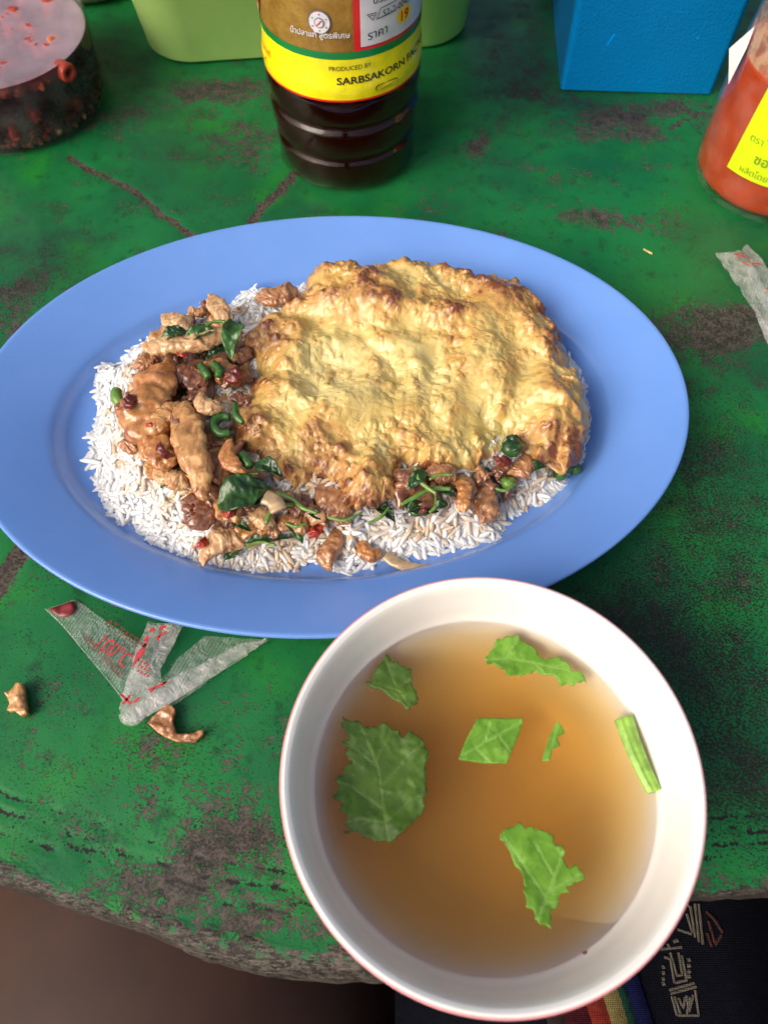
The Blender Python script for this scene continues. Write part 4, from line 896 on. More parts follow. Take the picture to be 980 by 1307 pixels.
# quality mark: slanted triangle outline with a box rule
for a_, b_ in (((0, 0), (4, 0)), ((0, 0), (2.6, -2.6)), ((2.6, -2.6), (4, 0)), ((4.2, -2.6), (6, 1.2)), ((4.2, -2.6), (14, -2.0)), ((6, 1.2), (14, 1.8)), ((1.2, -.7), (3, -.7))):
    d_ = np.subtract(b_, a_); n_ = np.array([-d_[1], d_[0]]) / np.hypot(*d_) * .13
    wrap_shape([np.add(a_, n_), np.subtract(a_, n_), np.subtract(b_, n_), np.add(b_, n_)], R(20), .0870, .0008, mblk, 'print')
pill = [(4.2 + 1.1 * math.cos(t_), 1.1 * math.sin(t_)) for t_ in np.linspace(-PI / 2, PI / 2, 10)]; pill = pill + [(-x, -y) for x, y in pill]
wrap_shape([(x * 1.06, y * 1.2) for x, y in pill], R(34), .0557, .0006, mblk, 'stamp_outline'); wrap_shape(pill, R(34), .0557, .0008, lab('label_yellow_dull', lin(215, 195, 30)), 'stamp')
fr = M('fruit_picture'); fr.pr(col=fr.mix(fr.step(fr.noise(190, 4), .4, .6), lin(150, 50, 30), fr.mix(fr.noise(300, 3), lin(220, 190, 150), lin(120, 60, 35))), rough=.3)
wrap_shape([(-9, -8), (1, -7.5), (6, 3), (8, 14), (-9, 14)], R(-76), .0810, .0008, fr.m, 'picture')

# ================================================================== CHILI JAR (upper left)
JX, JY = W(8, 196).x - .012, 0
JR = .0485; JY = W(10, 197).y + JR - .005; JX = W(137, 118, .004).x - JR
LZ = Wy(10, 122, JY - JR).z
jar = thing('condiment_jar', 'clear jar of sliced red chilies in dark fish sauce', 'jar', (JX, JY, 0))
jw = [(.002, .0012), (.0440, .0006), (.0470, .0012), (.0482, .004), (.0485, .010), (.0487, .05), (.0490, .075), (.0492, .0755), (.0475, .0755), (.0472, .07), (.0474, .01), (.0468, .005), (.0455, .0022), (.002, .002)]
V, Fc = lathe(jw, 96); mk('glass_wall', V, Fc, clear('jar_glass', (.95, .96, .96, 1), ior=1.45, rough=.03, dirt_haze=.05), jar)
liq = thing('fish_sauce', 'dark reddish fish sauce filling the chili jar', 'fish sauce', (JX, JY, 0))
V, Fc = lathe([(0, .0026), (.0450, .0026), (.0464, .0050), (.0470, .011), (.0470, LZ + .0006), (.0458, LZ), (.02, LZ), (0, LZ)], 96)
lq = mk('liquid', V, Fc, [clear('dark_fish_sauce', vol=((.80, .30, .40), 260), ior=1.0001, dirt_haze=.42, dcol=(.040, .010, .020, 1), d0=.95), clear('sauce_painted_sheen', vol=((.80, .30, .40), 260), ior=1.5, rough=.08, dirt_haze=.48, dcol=(.66, .47, .58, 1), d0=.75)], liq)  # pale pink diffuse share on top paints in the sky's reflection; the side is murky sauce
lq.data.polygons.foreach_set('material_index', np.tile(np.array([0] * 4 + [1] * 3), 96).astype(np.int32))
chm = leaf_mat('jar_chili', (.34, .030, .018, 1), (.48, .07, .035, 1), .2); cho = leaf_mat('jar_chili_orange', (.55, .12, .02, 1), (.7, .22, .05, 1), .4)
def ring_vf(r_, h_, seed):
    V, Fc = lathe([(r_ * .45, 0), (r_ * .9, 0), (r_, h_ * .15), (r_, h_ * .85), (r_ * .9, h_), (r_ * .45, h_ * .95), (r_ * .40, h_ * .5), (r_ * .45, 0)], 22)
    return V + .08 * r_ * np.column_stack([perlin(V / r_, seed), perlin(V / r_, seed + 1), perlin(V / r_, seed + 2)]), Fc
rvs = []
for k in range(6):
    o = mk('chili_slice', *chunk_vf(.0085 + .001 * k, .0062, .0055, k * 5 + 2, 26, 18, .1, .15, 1.1), cho if k == 3 else chm); rvs.append(o.data); bpy.data.objects.remove(o)
o = mk('chili_slice', *ring_vf(.0044, .008, 5), chm); ringm = o.data; bpy.data.objects.remove(o)
for k, an in enumerate(list(np.linspace(R(-120), R(-30), 10))):
    o = bpy.data.objects.new('chili_slice', ringm if k == 9 else rvs[(0, 1, 2, 4, 5)[k % 5]]); col.objects.link(o)
    o.location = (JX + .0430 * math.cos(an), JY + .0430 * math.sin(an), LZ - .0036 + random.uniform(-.0008, .0004)); o.rotation_euler = (R(90) if k == 9 else random.uniform(-.3, .3), random.uniform(-.2, .2), an + R(90 + random.uniform(-20, 20)))
    if k == 9: tag(o, 'hollow red chili ring at the right end of the row along the jar wall', 'chili slice')
    else: tag(o, 'red chili piece pressed against the front wall of the jar', 'chili slice', 'chili slices along the jar front')
for k in range(44):
    rr_, an = .038 * math.sqrt(random.random()), random.uniform(0, 2 * PI)
    o = bpy.data.objects.new('chili_slice', rvs[random.choice((0, 1, 2, 4, 5, 5, 3))]); col.objects.link(o); o.location = (JX + rr_ * math.cos(an), JY + rr_ * math.sin(an), LZ - random.uniform(.0024, .0042)); o.rotation_euler = (random.uniform(-.4, .4), random.uniform(-.3, .3), random.uniform(0, 6))
    tag(o, 'red chili slice under the pale liquid surface inside the jar', 'chili slice', 'chili slices floating in the jar')
for k, (an, z_) in enumerate(((R(-58), .017), (R(-28), .012), (R(-95), .014), (R(-75), .010))):
    o = bpy.data.objects.new('chili_slice', rvs[4]); col.objects.link(o); o.location = (JX + .0405 * math.cos(an), JY + .0405 * math.sin(an), z_); o.rotation_euler = (R(80), .3, an)
    tag(o, 'sunken dull red chili piece low in the dark jar', 'chili slice', 'chili pieces sunk in the jar')
sed = []
for k in range(900):
    an, rr_ = random.uniform(0, 2 * PI), .0455 * random.random() ** .2; s_ = random.uniform(.0012, .0028)
    V, Fc = chunk_vf(s_ * 1.4, s_, s_, k % 60, 8, 6); zc = random.uniform(.0035, .0080); rr_ = min(rr_, .0440 if zc < .0055 else .0452)
    sed.append((V + [JX + rr_ * math.cos(an), JY + rr_ * math.sin(an), zc], Fc))
tag(mk('garlic_sediment', *join(sed), simple('chopped_garlic', lin(150, 112, 75), .6, .4, 300)), 'layer of brownish chopped garlic settled on the jar bottom', 'garlic', kind='stuff')

# pale vessel behind the jar
VX = W(120, -40).x; VY = W(120, 12).y + .034
V, Fc = lathe(curve_pts([(.002, .003), (.028, .002), (.034, .004), (.037, .012), (.039, .04), (.040, .06), (.0385, .061), (.037, .05), (.034, .012), (.002, .008)], 50), 64)
tag(mk('cup', V, Fc, simple('beige_plastic', lin(150, 138, 112), .5, .15, 90), loc=(VX, VY, 0)), 'beige cup mostly out of frame behind the chili jar', 'cup')

# ================================================================== GREEN TUB
def rrect(w, d, r_, n=14):
    P_ = []
    for cx, cyy, a0 in ((w / 2 - r_, d / 2 - r_, 0), (-w / 2 + r_, d / 2 - r_, 90), (-w / 2 + r_, -d / 2 + r_, 180), (w / 2 - r_, -d / 2 + r_, 270)):
        for k in range(n): t_ = R(a0 + 90 * k / (n - 1)); P_.append((cx + r_ * math.cos(t_), cyy + r_ * math.sin(t_)))
    return np.array(P_)
def tub(prof, w, d, r_):                          # prof: (grow outward, z)
    rows_ = []
    for g, z_ in prof:
        P_ = rrect(w + 2 * g, d + 2 * g, max(r_ + g, .001)); rows_.append(np.column_stack([P_, np.full(len(P_), z_)]))
    n = len(rows_[0]); V = np.vstack(rows_); Fc = gridfaces(len(rows_), n, close_v=True)[:, ::-1].tolist()
    Fc += [list(range(n))[::-1], [(len(rows_) - 1) * n + i for i in range(n)]]
    return outward(V, Fc)
gl_, gr_ = W(232, 85), W(560, 63)
ga = math.atan2(gr_.y - gl_.y, gr_.x - gl_.x); GW = (gr_ - gl_).length + .038
gmid = (gl_ + gr_) / 2; GD = .115
V, Fc = tub([(-.008, .0005), (-.002, .0007), (.0, .0025), (.010, .085), (.0125, .0855), (.0125, .088), (.009, .088), (.0075, .085), (-.0022, .004), (-.006, .003)], GW, GD, .027)
o = mk('plastic_tub', V, Fc, simple('lime_plastic', (.60, .88, .28, 1), .35, .05, 20, .0002, 60, sss=.1, sssr=(.6, 1, .3), ssss=.004), loc=(gmid.x - math.sin(ga) * GD / 2, gmid.y + math.cos(ga) * GD / 2, 0))
o.rotation_euler = (0, 0, ga); tag(o, 'light green rounded plastic tub behind the fish sauce bottle', 'tub')

# ================================================================== BLUE BOX
bl, br = W(714, 117), W(908, 123); ba = math.atan2(br.y - bl.y, br.x - bl.x); BW, BD = (br - bl).length, .13
V, Fc = tub([(-.004, .0004), (-.0008, .0005), (0, .0014), (.0035, .14), (.0042, .1405), (.0042, .143), (.0018, .143), (.001, .14), (-.0025, .003), (-.005, .0025)], BW, BD, .0028)
bmid = (bl + br) / 2
bx = mk('plastic_box', V, Fc, simple('blue_plastic', (.000, .31, .90, 1), .38, .04, 30, .00025, 900), loc=(bmid.x - math.sin(ba) * BD / 2, bmid.y + math.cos(ba) * BD / 2, 0)); bx.rotation_euler = (0, 0, ba)
tag(bx, 'bright blue straight sided plastic box at the top right', 'box')
# moulded raised panel lines on the front
ln = []
for (u0, z0), (u1, z1) in (((-.022, .026), (-.018, .036)), ((-.018, .036), (.028, .040)), ((.028, .040), (.022, .031))):
    L_ = math.hypot(u1 - u0, z1 - z0); t_ = math.atan2(z1 - z0, u1 - u0); v, f = box(0, L_, -.0003, .0003, -.0004, .0004)
    ln.append((np.column_stack([u0 + v[:, 0] * math.cos(t_) - v[:, 2] * math.sin(t_), -BD / 2 - .0006 + v[:, 1] * .25 - .0001, z0 + v[:, 0] * math.sin(t_) + v[:, 2] * math.cos(t_)]), f))
mk('moulded_line', *join(ln), bx.data.materials[0], bx, smooth_=False)

# ================================================================== CHILI SAUCE BOTTLE (right)
KR = .0375; KX = W(892, 212, .008).x + KR; KY = W(985, 287).y + KR - .003
kb = thing('chili_sauce_bottle', 'clear bottle of orange chili sauce with yellow green label', 'bottle', (KX, KY, 0))
kp = [(.002, .0022), (.030, .0012), (.0352, .0008), (.0368, .0025), (.0375, .0075), (.0375, .016), (.0372, .03), (.0366, .05), (.0355, .068), (.0335, .085), (.0300, .103), (.025, .122), (.019, .142), (.0150, .158), (.0140, .172), (.0138, .185)]
V, Fc = lathe(curve_pts(kp, 110), 96); mk('bottle_wall', V, Fc, clear('cloudy_plastic', (.97, .97, .96, 1), ior=1.48, rough=.08, dirt_haze=.06), kb)
V, Fc = lathe([(.0139, .184), (.0165, .184), (.0165, .202), (.006, .207), (.0035, .226), (0, .226)], 40); mk('cap', V, Fc, simple('yellow_cap', lin(225, 190, 30), .4), kb)
SL = .062
ks = [(0, .0030)] + [(float(np.interp(z_, [p[1] for p in kp], [p[0] for p in kp])) - .0012, z_) for z_ in np.linspace(.0034, SL, 26)]
ks[1] = (.0345, .0034)
V, Fc = lathe(ks + [(.02, SL - .0005), (0, SL - .0005)], 96)
mk('sauce', V, Fc, simple('orange_chili_sauce', (.36, .042, .010, 1), .3, .12, 120, sss=.2, sssr=(1, .3, .1), ssss=.004), kb)
krr = lambda z_: float(np.interp(z_, [p[1] for p in kp], [p[0] for p in kp]))
m = M('residue'); m.pr(col=(.62, .42, .28, 1), rough=.5); tr = m.n('BsdfTransparent'); mx = m.n('MixShader'); m.L.new(m.step(m.noise(120, 5, .6), .40, .62, .12, .60), mx.inputs[0]); m.L.new(tr.outputs[0], mx.inputs[1]); m.L.new(m.p.outputs[0], mx.inputs[2]); m.L.new(mx.outputs[0], m.out.inputs[0])
V, Fc = lathe([(krr(z_) - .0008, z_) for z_ in np.linspace(SL, .10, 16)], 80); mk('sauce_film', V, Fc, m.m, kb)
# label: its corner nearest us sits low on the left
lime = lab('label_lime', lin(200, 225, 20), .35)
def kang(px, py):                                # angle and height on the bottle side met by that pixel's ray
    a, b, c_ = ray(px, py); r_ = KR - .0005
    for _ in range(4):
        A_ = a * a + b * b; B_ = -2 * (a * KX + b * KY); C_ = KX * KX + KY * KY - r_ * r_; k = (-B_ - math.sqrt(max(0, B_ * B_ - 4 * A_ * C_))) / (2 * A_); r_ = krr(CZ + k * c_)
    return math.atan2(b * k - KY, a * k - KX), CZ + k * c_
a0, z0 = kang(928, 212); a1, z1 = kang(976, 120)
nA_, nZ_ = 40, 20; V = []
for i in range(nA_):
    for j in range(nZ_):
        zz_ = z0 + (.085 - z0) * j / (nZ_ - 1); an = a0 + (a1 - a0) * (zz_ - z0) / (z1 - z0) + R(105) * i / (nA_ - 1); r_ = krr(zz_) + .0004
        V.append((r_ * math.cos(an), r_ * math.sin(an), zz_))
kl = mk('label', V, gridfaces(nA_, nZ_), lime, kb)
olive = lab('label_olive', lin(120, 150, 30), .4)
def ktext(body, size, an, z_, bold=0.):
    V, Fc = text_vf(body, size, bold)
    if len(V): th = an + V[:, 0] / KR; r_ = np.array([krr(z_ + q) for q in V[:, 1]]) + .0008; mk('print', np.column_stack([r_ * np.cos(th), r_ * np.sin(th), z_ + V[:, 1]]), Fc, olive, kl, smooth_=False)
ktext('www.chilisauce', .0030, a0 + R(8), z0 + .0018) if False else None
ktext('ผลิตโดย', .0042, a0 + R(9), z0 + .0022); ktext('ซอสพริก', .0062, a0 + R(16), z0 + .0085, .0001); ktext('ตรา', .0045, a0 + R(7), z0 + .017); ktext('พริก', .0045, a0 + R(18), z0 + .020)
# peeled white tag sticking out on the far left side
tg = [Wy(930, 62, KY + .004), Wy(963, 33, KY + .002), Wy(952, 62, KY), Wy(929, 108, KY - .002)]
V = np.array([np.array(p) - np.array((KX, KY, 0)) for p in tg]); V = np.vstack([V, V + [.0003, .0004, 0]])
mk('tag', *outward(V, [[0, 1, 2, 3], [7, 6, 5, 4], [0, 4, 5, 1], [1, 5, 6, 2], [2, 6, 7, 3], [3, 7, 4, 0]]), mwht, kb, smooth_=False)

# ================================================================== PLASTIC WRAPPERS
def film(name, f=.34, tint=(.82, .84, .84, 1)):
    m = M(name); m.pr(col=tint, rough=.22, spec=.6, coat=.5, coatr=.06); tr = m.n('BsdfTransparent'); mx = m.n('MixShader')
    wv = m.n('TexWave'); wv.inputs['Scale'].default_value = 260; m.L.new(m.stretch(1, 1, 1, (0, 0, R(25))), wv.inputs['Vector'])
    fac = m.math('ADD', m.step(m.noise(140, 5, .6), .35, .7, f * .65, f * 1.5), m.math('MULTIPLY', wv.outputs['Fac'], .05)); m.L.new(fac, mx.inputs[0]); m.L.new(tr.outputs[0], mx.inputs[1]); m.L.new(m.p.outputs[0], mx.inputs[2]); m.L.new(mx.outputs[0], m.out.inputs[0])
    m.bump(m.math('ADD', m.noise(330, 4), m.math('MULTIPLY', m.math('ABSOLUTE', m.math('SUBTRACT', m.noise(90, 3, .6, None, 1.5), .5)), -3.0)), .0009); return m.m
FM, FM2 = film('clear_film', .065), film('milky_film', .15, (.82, .79, .80, 1))
ink = simple('red_ink', lin(185, 50, 60), .4, .3, 400); dink = simple('dark_red_ink', lin(125, 45, 48), .4, .25, 300)
wz = lambda z0, amp, sd: (lambda Q: z0 + amp * np.maximum(-.35, fbm(np.column_stack([Q * 120, 0 * Q[:, 0]]), sd, 3)) + .00025 * fbm(np.column_stack([Q * 500, 0 * Q[:, 0]]), sd + 1, 2))
def strip(pts, z0, amp, mat, parent, name='film_panel', sd=1, c_=None, tilt=None, zref=.002):
    P_ = Wn(pts, zref) - c_; P_ = resample(P_, 90) if name == 'film_panel' else P_; q3 = np.column_stack([P_ * 150, 0 * P_[:, 0]]); P_ = P_ + .00045 * np.column_stack([fbm(q3, sd + 3, 4), fbm(q3, sd + 8, 4)]); zf0 = wz(z0, amp * 1.7, sd)
    zf = (lambda Q: zf0(Q) + tilt(Q)) if tilt else zf0
    V, Fc = sheet(P_, .0018, zf, .00008); return mk(name, V, Fc, mat, parent)
wc = np.array(W(160, 905)[:2])
wr = thing('plastic_wrapper', 'folded clear plastic wrapper with red print under the plate edge', 'wrapper', (wc[0], wc[1], 0))
strip([(58, 776), (94, 764), (108, 772), (140, 795), (184, 824), (176, 850), (160, 893), (140, 868), (105, 826)], .0013, .0004, FM, wr, sd=2, c_=wc)
strip([(62, 776), (94, 766), (97, 778), (88, 788), (76, 788), (68, 782)], .0019, .0003, dink, wr, 'red_tip', 3, wc)
strip([(190, 795), (236, 798), (222, 826), (206, 855), (212, 890), (196, 912), (160, 922), (153, 905), (160, 880), (172, 840)], .0032, .0007, FM2, wr, sd=4, c_=wc)
strip([(206, 870), (225, 842), (262, 812), (345, 818), (320, 832), (270, 868), (216, 905), (204, 905)], .0024, .0007, FM, wr, sd=5, c_=wc)
strip([(158, 918), (178, 892), (215, 872), (258, 850), (300, 828), (345, 817), (318, 838), (270, 868), (215, 902), (180, 922), (165, 925)], .0046, .0009, FM2, wr, sd=6, c_=wc)
V, Fc = tube(np.array([np.array(W(*p, .0044)) for p in ((156, 912), (160, 920), (172, 922), (182, 912), (176, 902))]) - [wc[0], wc[1], 0], .0012, 24, 8); mk('rolled_end', V, Fc, FM2, wr)
V, Fc = tube(np.array([np.array(W(*p, .0018)) for p in ((58, 777), (82, 800), (105, 828), (140, 870), (159, 895))]) - [wc[0], wc[1], 0], .00022, 24, 6); mk('folded_edge', V, Fc, FM2, wr)
V, Fc = tube(np.array([np.array(W(*p, .002)) for p in ((180, 922), (215, 902), (270, 868), (318, 838))]) - [wc[0], wc[1], -.0024], .00022, 24, 6); mk('folded_edge', V, Fc, FM2, wr)
def flat_text(body, size, a, b, z, mat, parent, c_, flip=1, bold=0.):   # baseline from pixel a to pixel b, stretched to fit
    V, Fc = text_vf(body, size, bold); p, q = W(*a, z), W(*b, z); L_ = (q - p).length; sx = L_ / max(V[:, 0].max(), 1e-6); t_ = math.atan2(q.y - p.y, q.x - p.x)
    x, y = V[:, 0] * sx, V[:, 1] * flip
    mk('print', np.column_stack([p.x - c_[0] + x * math.cos(t_) - y * math.sin(t_), p.y - c_[1] + x * math.sin(t_) + y * math.cos(t_), np.full(len(x), z)]), Fc, mat, parent, smooth_=False)
flat_text('100°C', .0078, (120, 822), (158, 853), .0022, ink, wr, wc)
flat_text('HAS BEEN STERILISED BY', .0032, (106, 815), (153, 866), .0022, dink, wr, wc)
flat_text('AT TASTE', .0036, (134, 796), (176, 826), .0022, dink, wr, wc)
def dash(a, b, w_, z, parent, c_):               # one printed stroke
    p, q = np.array(W(*a, z)), np.array(W(*b, z)); d_ = q - p; n_ = np.array([-d_[1], d_[0], 0]); n_ *= w_ * .00028 / 2 / np.linalg.norm(n_)
    V = np.array([p - n_, q - n_, q + n_, p + n_]) - [c_[0], c_[1], 0]; V = np.vstack([V + [0, 0, .0001], V]); return V, [[0, 1, 2, 3], [0, 4, 5, 1], [1, 5, 6, 2], [2, 6, 7, 3], [3, 7, 4, 0]]
st1 = [((170 + 3.2 * k, 852 - 4 * k), (176 + 3.2 * k, 832 - 4 * k), 1.6) for k in range(5)] + [((191, 806), (198, 802), 4), ((204, 803), (212, 799), 4), ((199, 815), (214, 806), 2), ((202, 818), (206, 806), 2), ((185, 818), (190, 812), 4), ((183, 826), (187, 822), 4)]
st1 += [((176 + 4 * (k % 4), 858 - 7 * (k // 4) + 2 * (k % 4)), (179 + 4 * (k % 4), 855 - 7 * (k // 4) + 2 * (k % 4)), 2) for k in range(12)] + [((155, 886), (168, 899), 3), ((167, 887), (157, 899), 3), ((172, 897), (178, 890), 3), ((190, 881), (214, 870), 2.5), ((192, 884), (198, 878), 2), ((206, 876), (212, 870), 2)]
mk('print', *join([dash(a, b, w_, .0062, wr, wc) for a, b, w_ in st1]), ink, wr, smooth_=False)
wc2 = np.array(W(950, 370)[:2])
w2 = thing('plastic_wrapper', 'torn clear plastic wrapper end at the right edge of the table', 'wrapper', (wc2[0], wc2[1], 0))
strip([(912, 326), (916, 321), (934, 324), (944, 322), (952, 311), (962, 322), (975, 338), (990, 362), (1010, 400), (1030, 450), (1010, 480), (985, 450), (968, 415), (960, 396), (946, 376), (930, 350)], .0022, .0012, FM2, w2, sd=8, c_=wc2)
strip([(950, 334), (964, 350), (974, 372), (1000, 420), (985, 425), (966, 384), (952, 352)], .0036, .0006, FM, w2, sd=9, c_=wc2)
mk('print', *join([dash(a, b, w_, .0052, w2, wc2) for a, b, w_ in [((937, 325), (950, 323), 3), ((938, 330), (948, 327), 2), ((952, 327), (956, 333), 2), ((958, 336), (971, 337), 3), ((946, 334), (958, 340), 2), ((977, 369), (984, 368), 3)]]), ink, w2, smooth_=False)

# ================================================================== CRUMBS ON THE TABLE
def crumb(pts, z, mat, label, thick, sd, amp=.0016):
    P_ = Wn(pts, z); c_ = P_.mean(0); P_ = P_ - c_
    zf = lambda Q: z + amp * fbm(np.column_stack([Q * 260, 0 * Q[:, 0]]), sd, 3)
    V, Fc = sheet(P_, .0006, zf, thick); return tag(mk('food_scrap', V, Fc, mat, loc=(c_[0], c_[1], 0)), label, 'food scrap')
crumb([(6, 884), (14, 880), (20, 870), (30, 874), (31, 890), (35, 910), (26, 913), (18, 906), (8, 906), (12, 896)], .0045, MEATM['gold'], 'crumpled golden food scrap lying alone at the left edge of the table', .004, 5)
crumb([(188, 922), (205, 905), (215, 897), (224, 905), (220, 920), (225, 936), (242, 937), (258, 930), (260, 935), (248, 945), (226, 946), (210, 940), (198, 932)], .0040, MEATM['brown'], 'brown crispy scrap with a thin tail below the plastic wrapper', .0034, 8)
V, Fc = tube(np.array([np.array(W(*p, .0006)) for p in ((821, 318), (826, 321), (832, 324))]) - np.array(W(826, 321)), .0005, 8, 6)
tag(mk('straw_bit', V, Fc, simple('pale_straw', lin(200, 185, 120), .6), loc=W(826, 321)), 'tiny pale straw bit on the green table right of the plate', 'straw')

# ================================================================== PERSON AT THE TABLE
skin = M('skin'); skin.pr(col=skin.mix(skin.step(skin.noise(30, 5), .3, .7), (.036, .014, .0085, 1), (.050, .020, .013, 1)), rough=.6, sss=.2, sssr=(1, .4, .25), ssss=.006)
J = [(0, -.42, -.20, .14, .11), (0, -.46, -.02, .125, .095), (0, -.48, .14, .14, .10), (0, -.48, .25, .075, .07), (0, -.46, .33, .05, .05), (0, -.44, .42, .075, .085), (0, -.44, .50, .07, .08),
     (-.10, -.34, -.21, .13, .12), (-.10, -.06, -.215, .135, .12), (-.11, .14, -.21, .10, .085), (-.12, .11, -.40, .052, .052), (-.12, .09, -.64, .036, .036), (-.125, .19, -.685, .034, .022),
     (.105, -.30, -.19, .092, .092), (.115, -.08, -.19, .082, .08), (.125, .12, -.19, .062, .06), (.13, .11, -.42, .05, .05), (.13, .09, -.64, .036, .036), (.135, .19, -.685, .034, .022),
     (-.19, -.48, .20, .052, .052), (-.27, -.44, -.03, .042, .042), (-.26, -.24, -.08, .030, .030), (.19, -.48, .20, .052, .052), (.27, -.44, -.03, .042, .042), (.22, -.20, -.12, .030, .030)]
ED = [(0, 1), (1, 2), (2, 3), (3, 4), (4, 5), (5, 6), (0, 7), (7, 8), (8, 9), (9, 10), (10, 11), (11, 12), (0, 13), (13, 14), (14, 15), (15, 16), (16, 17), (17, 18), (2, 19), (19, 20), (20, 21), (2, 22), (22, 23), (23, 24)]
person = thing('person', 'seated person at the near table edge, bare thigh in shade, dark patterned cloth on lap', 'person', (0, -.36, -.72))
me = bpy.data.meshes.new('body'); me.from_pydata([(x, y + .36, z + .72) for x, y, z, a, b in J], ED, []); body = bpy.data.objects.new('body', me); col.objects.link(body); body.parent = person
sk = body.modifiers.new('skin', 'SKIN'); sk.use_smooth_shade = True
for k, (x, y, z, a, b) in enumerate(J): me.skin_vertices[0].data[k].radius = (a, b)
me.skin_vertices[0].data[0].use_root = True
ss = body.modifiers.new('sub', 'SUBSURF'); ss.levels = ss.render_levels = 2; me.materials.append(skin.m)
# stool
V, Fc = lathe([(0, -.33), (.17, -.33), (.18, -.325), (.18, -.30), (.17, -.295), (0, -.295)], 40); st_ = thing('stool', 'dark stool under the seated person, hidden below the table edge', 'stool', (0, -.36, -.72)) if False else None

# embroidered cloth on the lap
def czf(x, y): return -.095 - .06 * smooth(np.abs(np.asarray(x) - .105), .03, .11) + .004 * perlin(np.column_stack([np.asarray(x) * 30, np.asarray(y) * 14, 0 * np.asarray(x)]), 3)
cloth = thing('lap_cloth', 'dark navy cloth with pale woven geometric band and rainbow striped edge', 'cloth', (0, 0, 0))
cx_, cyy_ = np.meshgrid(np.linspace(.005, .200, 70), np.linspace(-.20, .10, 90), indexing='ij'); Pc = np.column_stack([cx_.ravel(), cyy_.ravel()]); zc = czf(Pc[:, 0], Pc[:, 1])
V = np.vstack([np.column_stack([Pc, zc]), np.column_stack([Pc, zc - .0025])]); Fg = gridfaces(70, 90); Fc = Fg.tolist() + (Fg[:, ::-1] + len(Pc)).tolist()
nb = [i * 90 for i in range(70)] + [69 * 90 + j for j in range(1, 90)] + [i * 90 + 89 for i in range(68, -1, -1)] + list(range(88, 0, -1)); Fc += [[i, j, j + len(Pc), i + len(Pc)] for i, j in zip(nb, nb[1:] + nb[:1])]
def fabric(name, c_): 
    m = M(name); w1 = m.n('TexWave'); w1.inputs['Scale'].default_value = 500; w2_ = m.n('TexWave', bands_direction='Y'); w2_.inputs['Scale'].default_value = 500
    for w_ in (w1, w2_): m.L.new(m.co(), w_.inputs['Vector'])
    wv = m.math('MULTIPLY', w1.outputs['Fac'], w2_.outputs['Fac']); m.pr(col=m.mix(m.step(m.noise(300, 4), .3, .7), tuple(x * .7 for x in c_[:3]) + (1,), c_), rough=.9, spec=.1); m.bump(wv, .0004); return m.m
V, Fc = outward(V, Fc); mk('cloth_sheet', V, Fc, fabric('navy_cloth', (.003, .004, .009, 1)), cloth)
def on_cloth(px, py):
    z = -.1
    for _ in range(6): p = W(px, py, z); z = float(czf([p.x], [p.y])[0])
    return p
def ribbon(lines, wpx, mat, name, up=.0006):
    ps = []
    for L_ in lines:
        pts = []
        for a, b in zip(L_[:-1], L_[1:]):
            n = max(2, int(math.hypot(b[0] - a[0], b[1] - a[1]) / 3)); pts += [(a[0] + (b[0] - a[0]) * k / n, a[1] + (b[1] - a[1]) * k / n) for k in range(n)]
        pts.append(L_[-1]); Q = np.array([np.array(on_cloth(*p)) for p in pts]); V = []
        hw = wpx * .00038 / 2
        for k in range(len(Q)):
            d_ = Q[min(k + 1, len(Q) - 1)] - Q[max(k - 1, 0)]; n_ = np.array([-d_[1], d_[0], 0]); n_ /= np.linalg.norm(n_) + 1e-9
            for s_, dz in ((-1, 0), (-.7, up), (.7, up), (1, 0)): V.append(Q[k] + n_ * hw * s_ + [0, 0, dz - .0002])
        ps.append((np.array(V), gridfaces(len(Q), 4)[:, ::-1]))
    return mk(name, *join(ps), mat, cloth)
zc2 = lambda x, y: (680 + x * .306, 1120 + y * .306)
Z = lambda *p: [zc2(*q) for q in p]
cream = fabric('cream_thread', (.12, .105, .085, 1)); rust = fabric('rust_thread', (.06, .025, .022, 1))
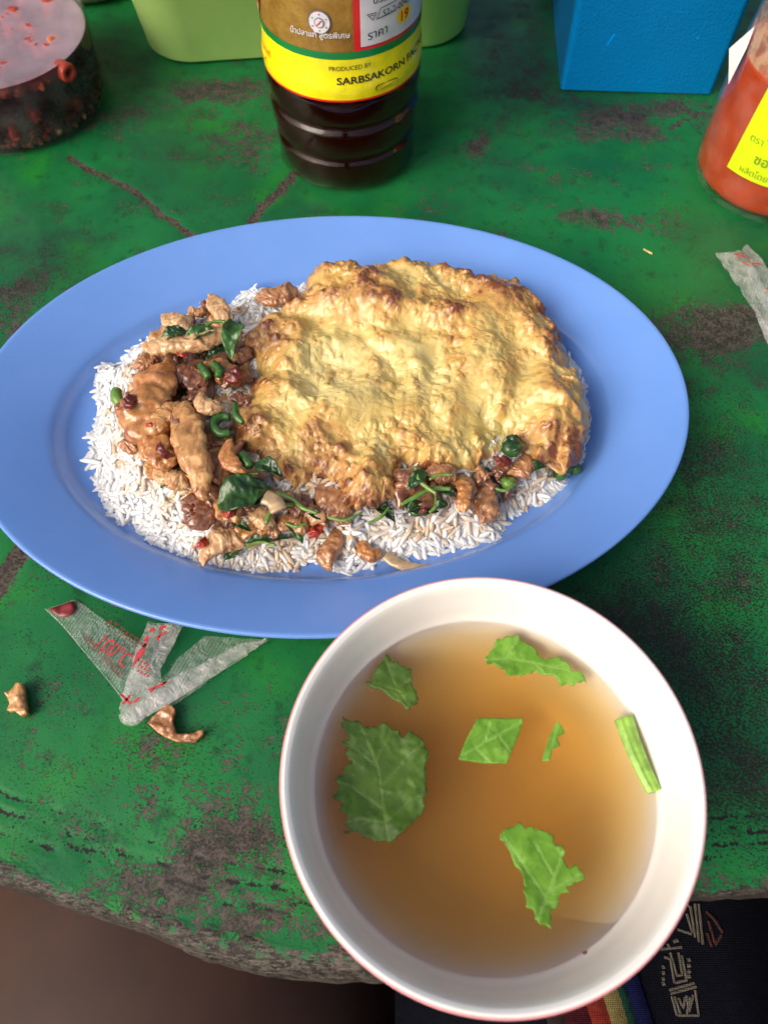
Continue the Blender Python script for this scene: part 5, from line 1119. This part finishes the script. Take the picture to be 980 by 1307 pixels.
ribbon([Z((530, 300), (620, 290)), Z((560, 275), (575, 300)), Z((545, 330), (572, 340), (590, 440)), Z((572, 312), (600, 410), (622, 405), (606, 312)), Z((620, 325), (640, 430)), Z((588, 440), (640, 428)),
        Z((565, 470), (672, 440)), Z((570, 485), (680, 455)), Z((578, 495), (600, 575)), Z((590, 495), (618, 580)), Z((606, 500), (626, 545), (634, 500)), Z((640, 492), (650, 560), (668, 490)), Z((676, 470), (690, 575)), Z((655, 500), (640, 575)), Z((600, 575), (690, 575)),
        Z((690, 110), (708, 280)), Z((674, 110), (692, 270)), Z((655, 120), (676, 250)), Z((640, 150), (664, 230)), Z((600, 215), (660, 235)), Z((640, 110), (660, 130))], 3.0, cream, 'embroidery')
ribbon([Z((535, y), (548, y - 3)) for y in (375, 400, 425, 445)] + [Z((640, y), (655, y - 4)) for y in (345, 370, 395, 415)] + [Z((583, 268), (604, 262))], 4, cream, 'stitch_dots')
ribbon([Z((730, 180), (760, 280), (785, 240)), Z((745, 160), (790, 230)), Z((725, 230), (745, 290)), Z((720, 140), (770, 190))], 3.5, rust, 'embroidery')
def stripe(l, r_, mat): 
    V = []; n = 16
    for k in range(n):
        t_ = k / (n - 1)
        for s_ in np.linspace(0, 1, 5):
            a, b = np.array(l), np.array(r_); cl = a[0] + (a[1] - a[0]) * t_; cr = b[0] + (b[1] - b[0]) * t_; p = on_cloth(*(cl + (cr - cl) * s_)); V.append((p.x, p.y, p.z + .0012 + .0008 * math.sin(s_ * PI) + .0003 * math.sin(k * 2.2)))
    mk('stripe', V, gridfaces(n, 5), mat, cloth)
for l, r_, c_ in (((zc2(30, 480), zc2(90, 760)), (zc2(95, 480), zc2(190, 760)), (.03, .02, .02, 1)), ((zc2(95, 480), zc2(190, 760)), (zc2(200, 470), zc2(290, 760)), (.05, .007, .012, 1)), ((zc2(200, 470), zc2(290, 760)), (zc2(272, 440), zc2(370, 760)), (.17, .022, .014, 1)),
                ((zc2(272, 440), zc2(370, 760)), (zc2(335, 420), zc2(440, 760)), (.16, .13, .048, 1)), ((zc2(335, 420), zc2(440, 760)), (zc2(368, 410), zc2(480, 760)), (.006, .032, .022, 1)), ((zc2(368, 410), zc2(480, 760)), (zc2(430, 400), zc2(545, 760)), (.004, .006, .04, 1))):
    stripe(l, r_, fabric('stripe_thread', c_))
print('objects', len(bpy.data.objects))
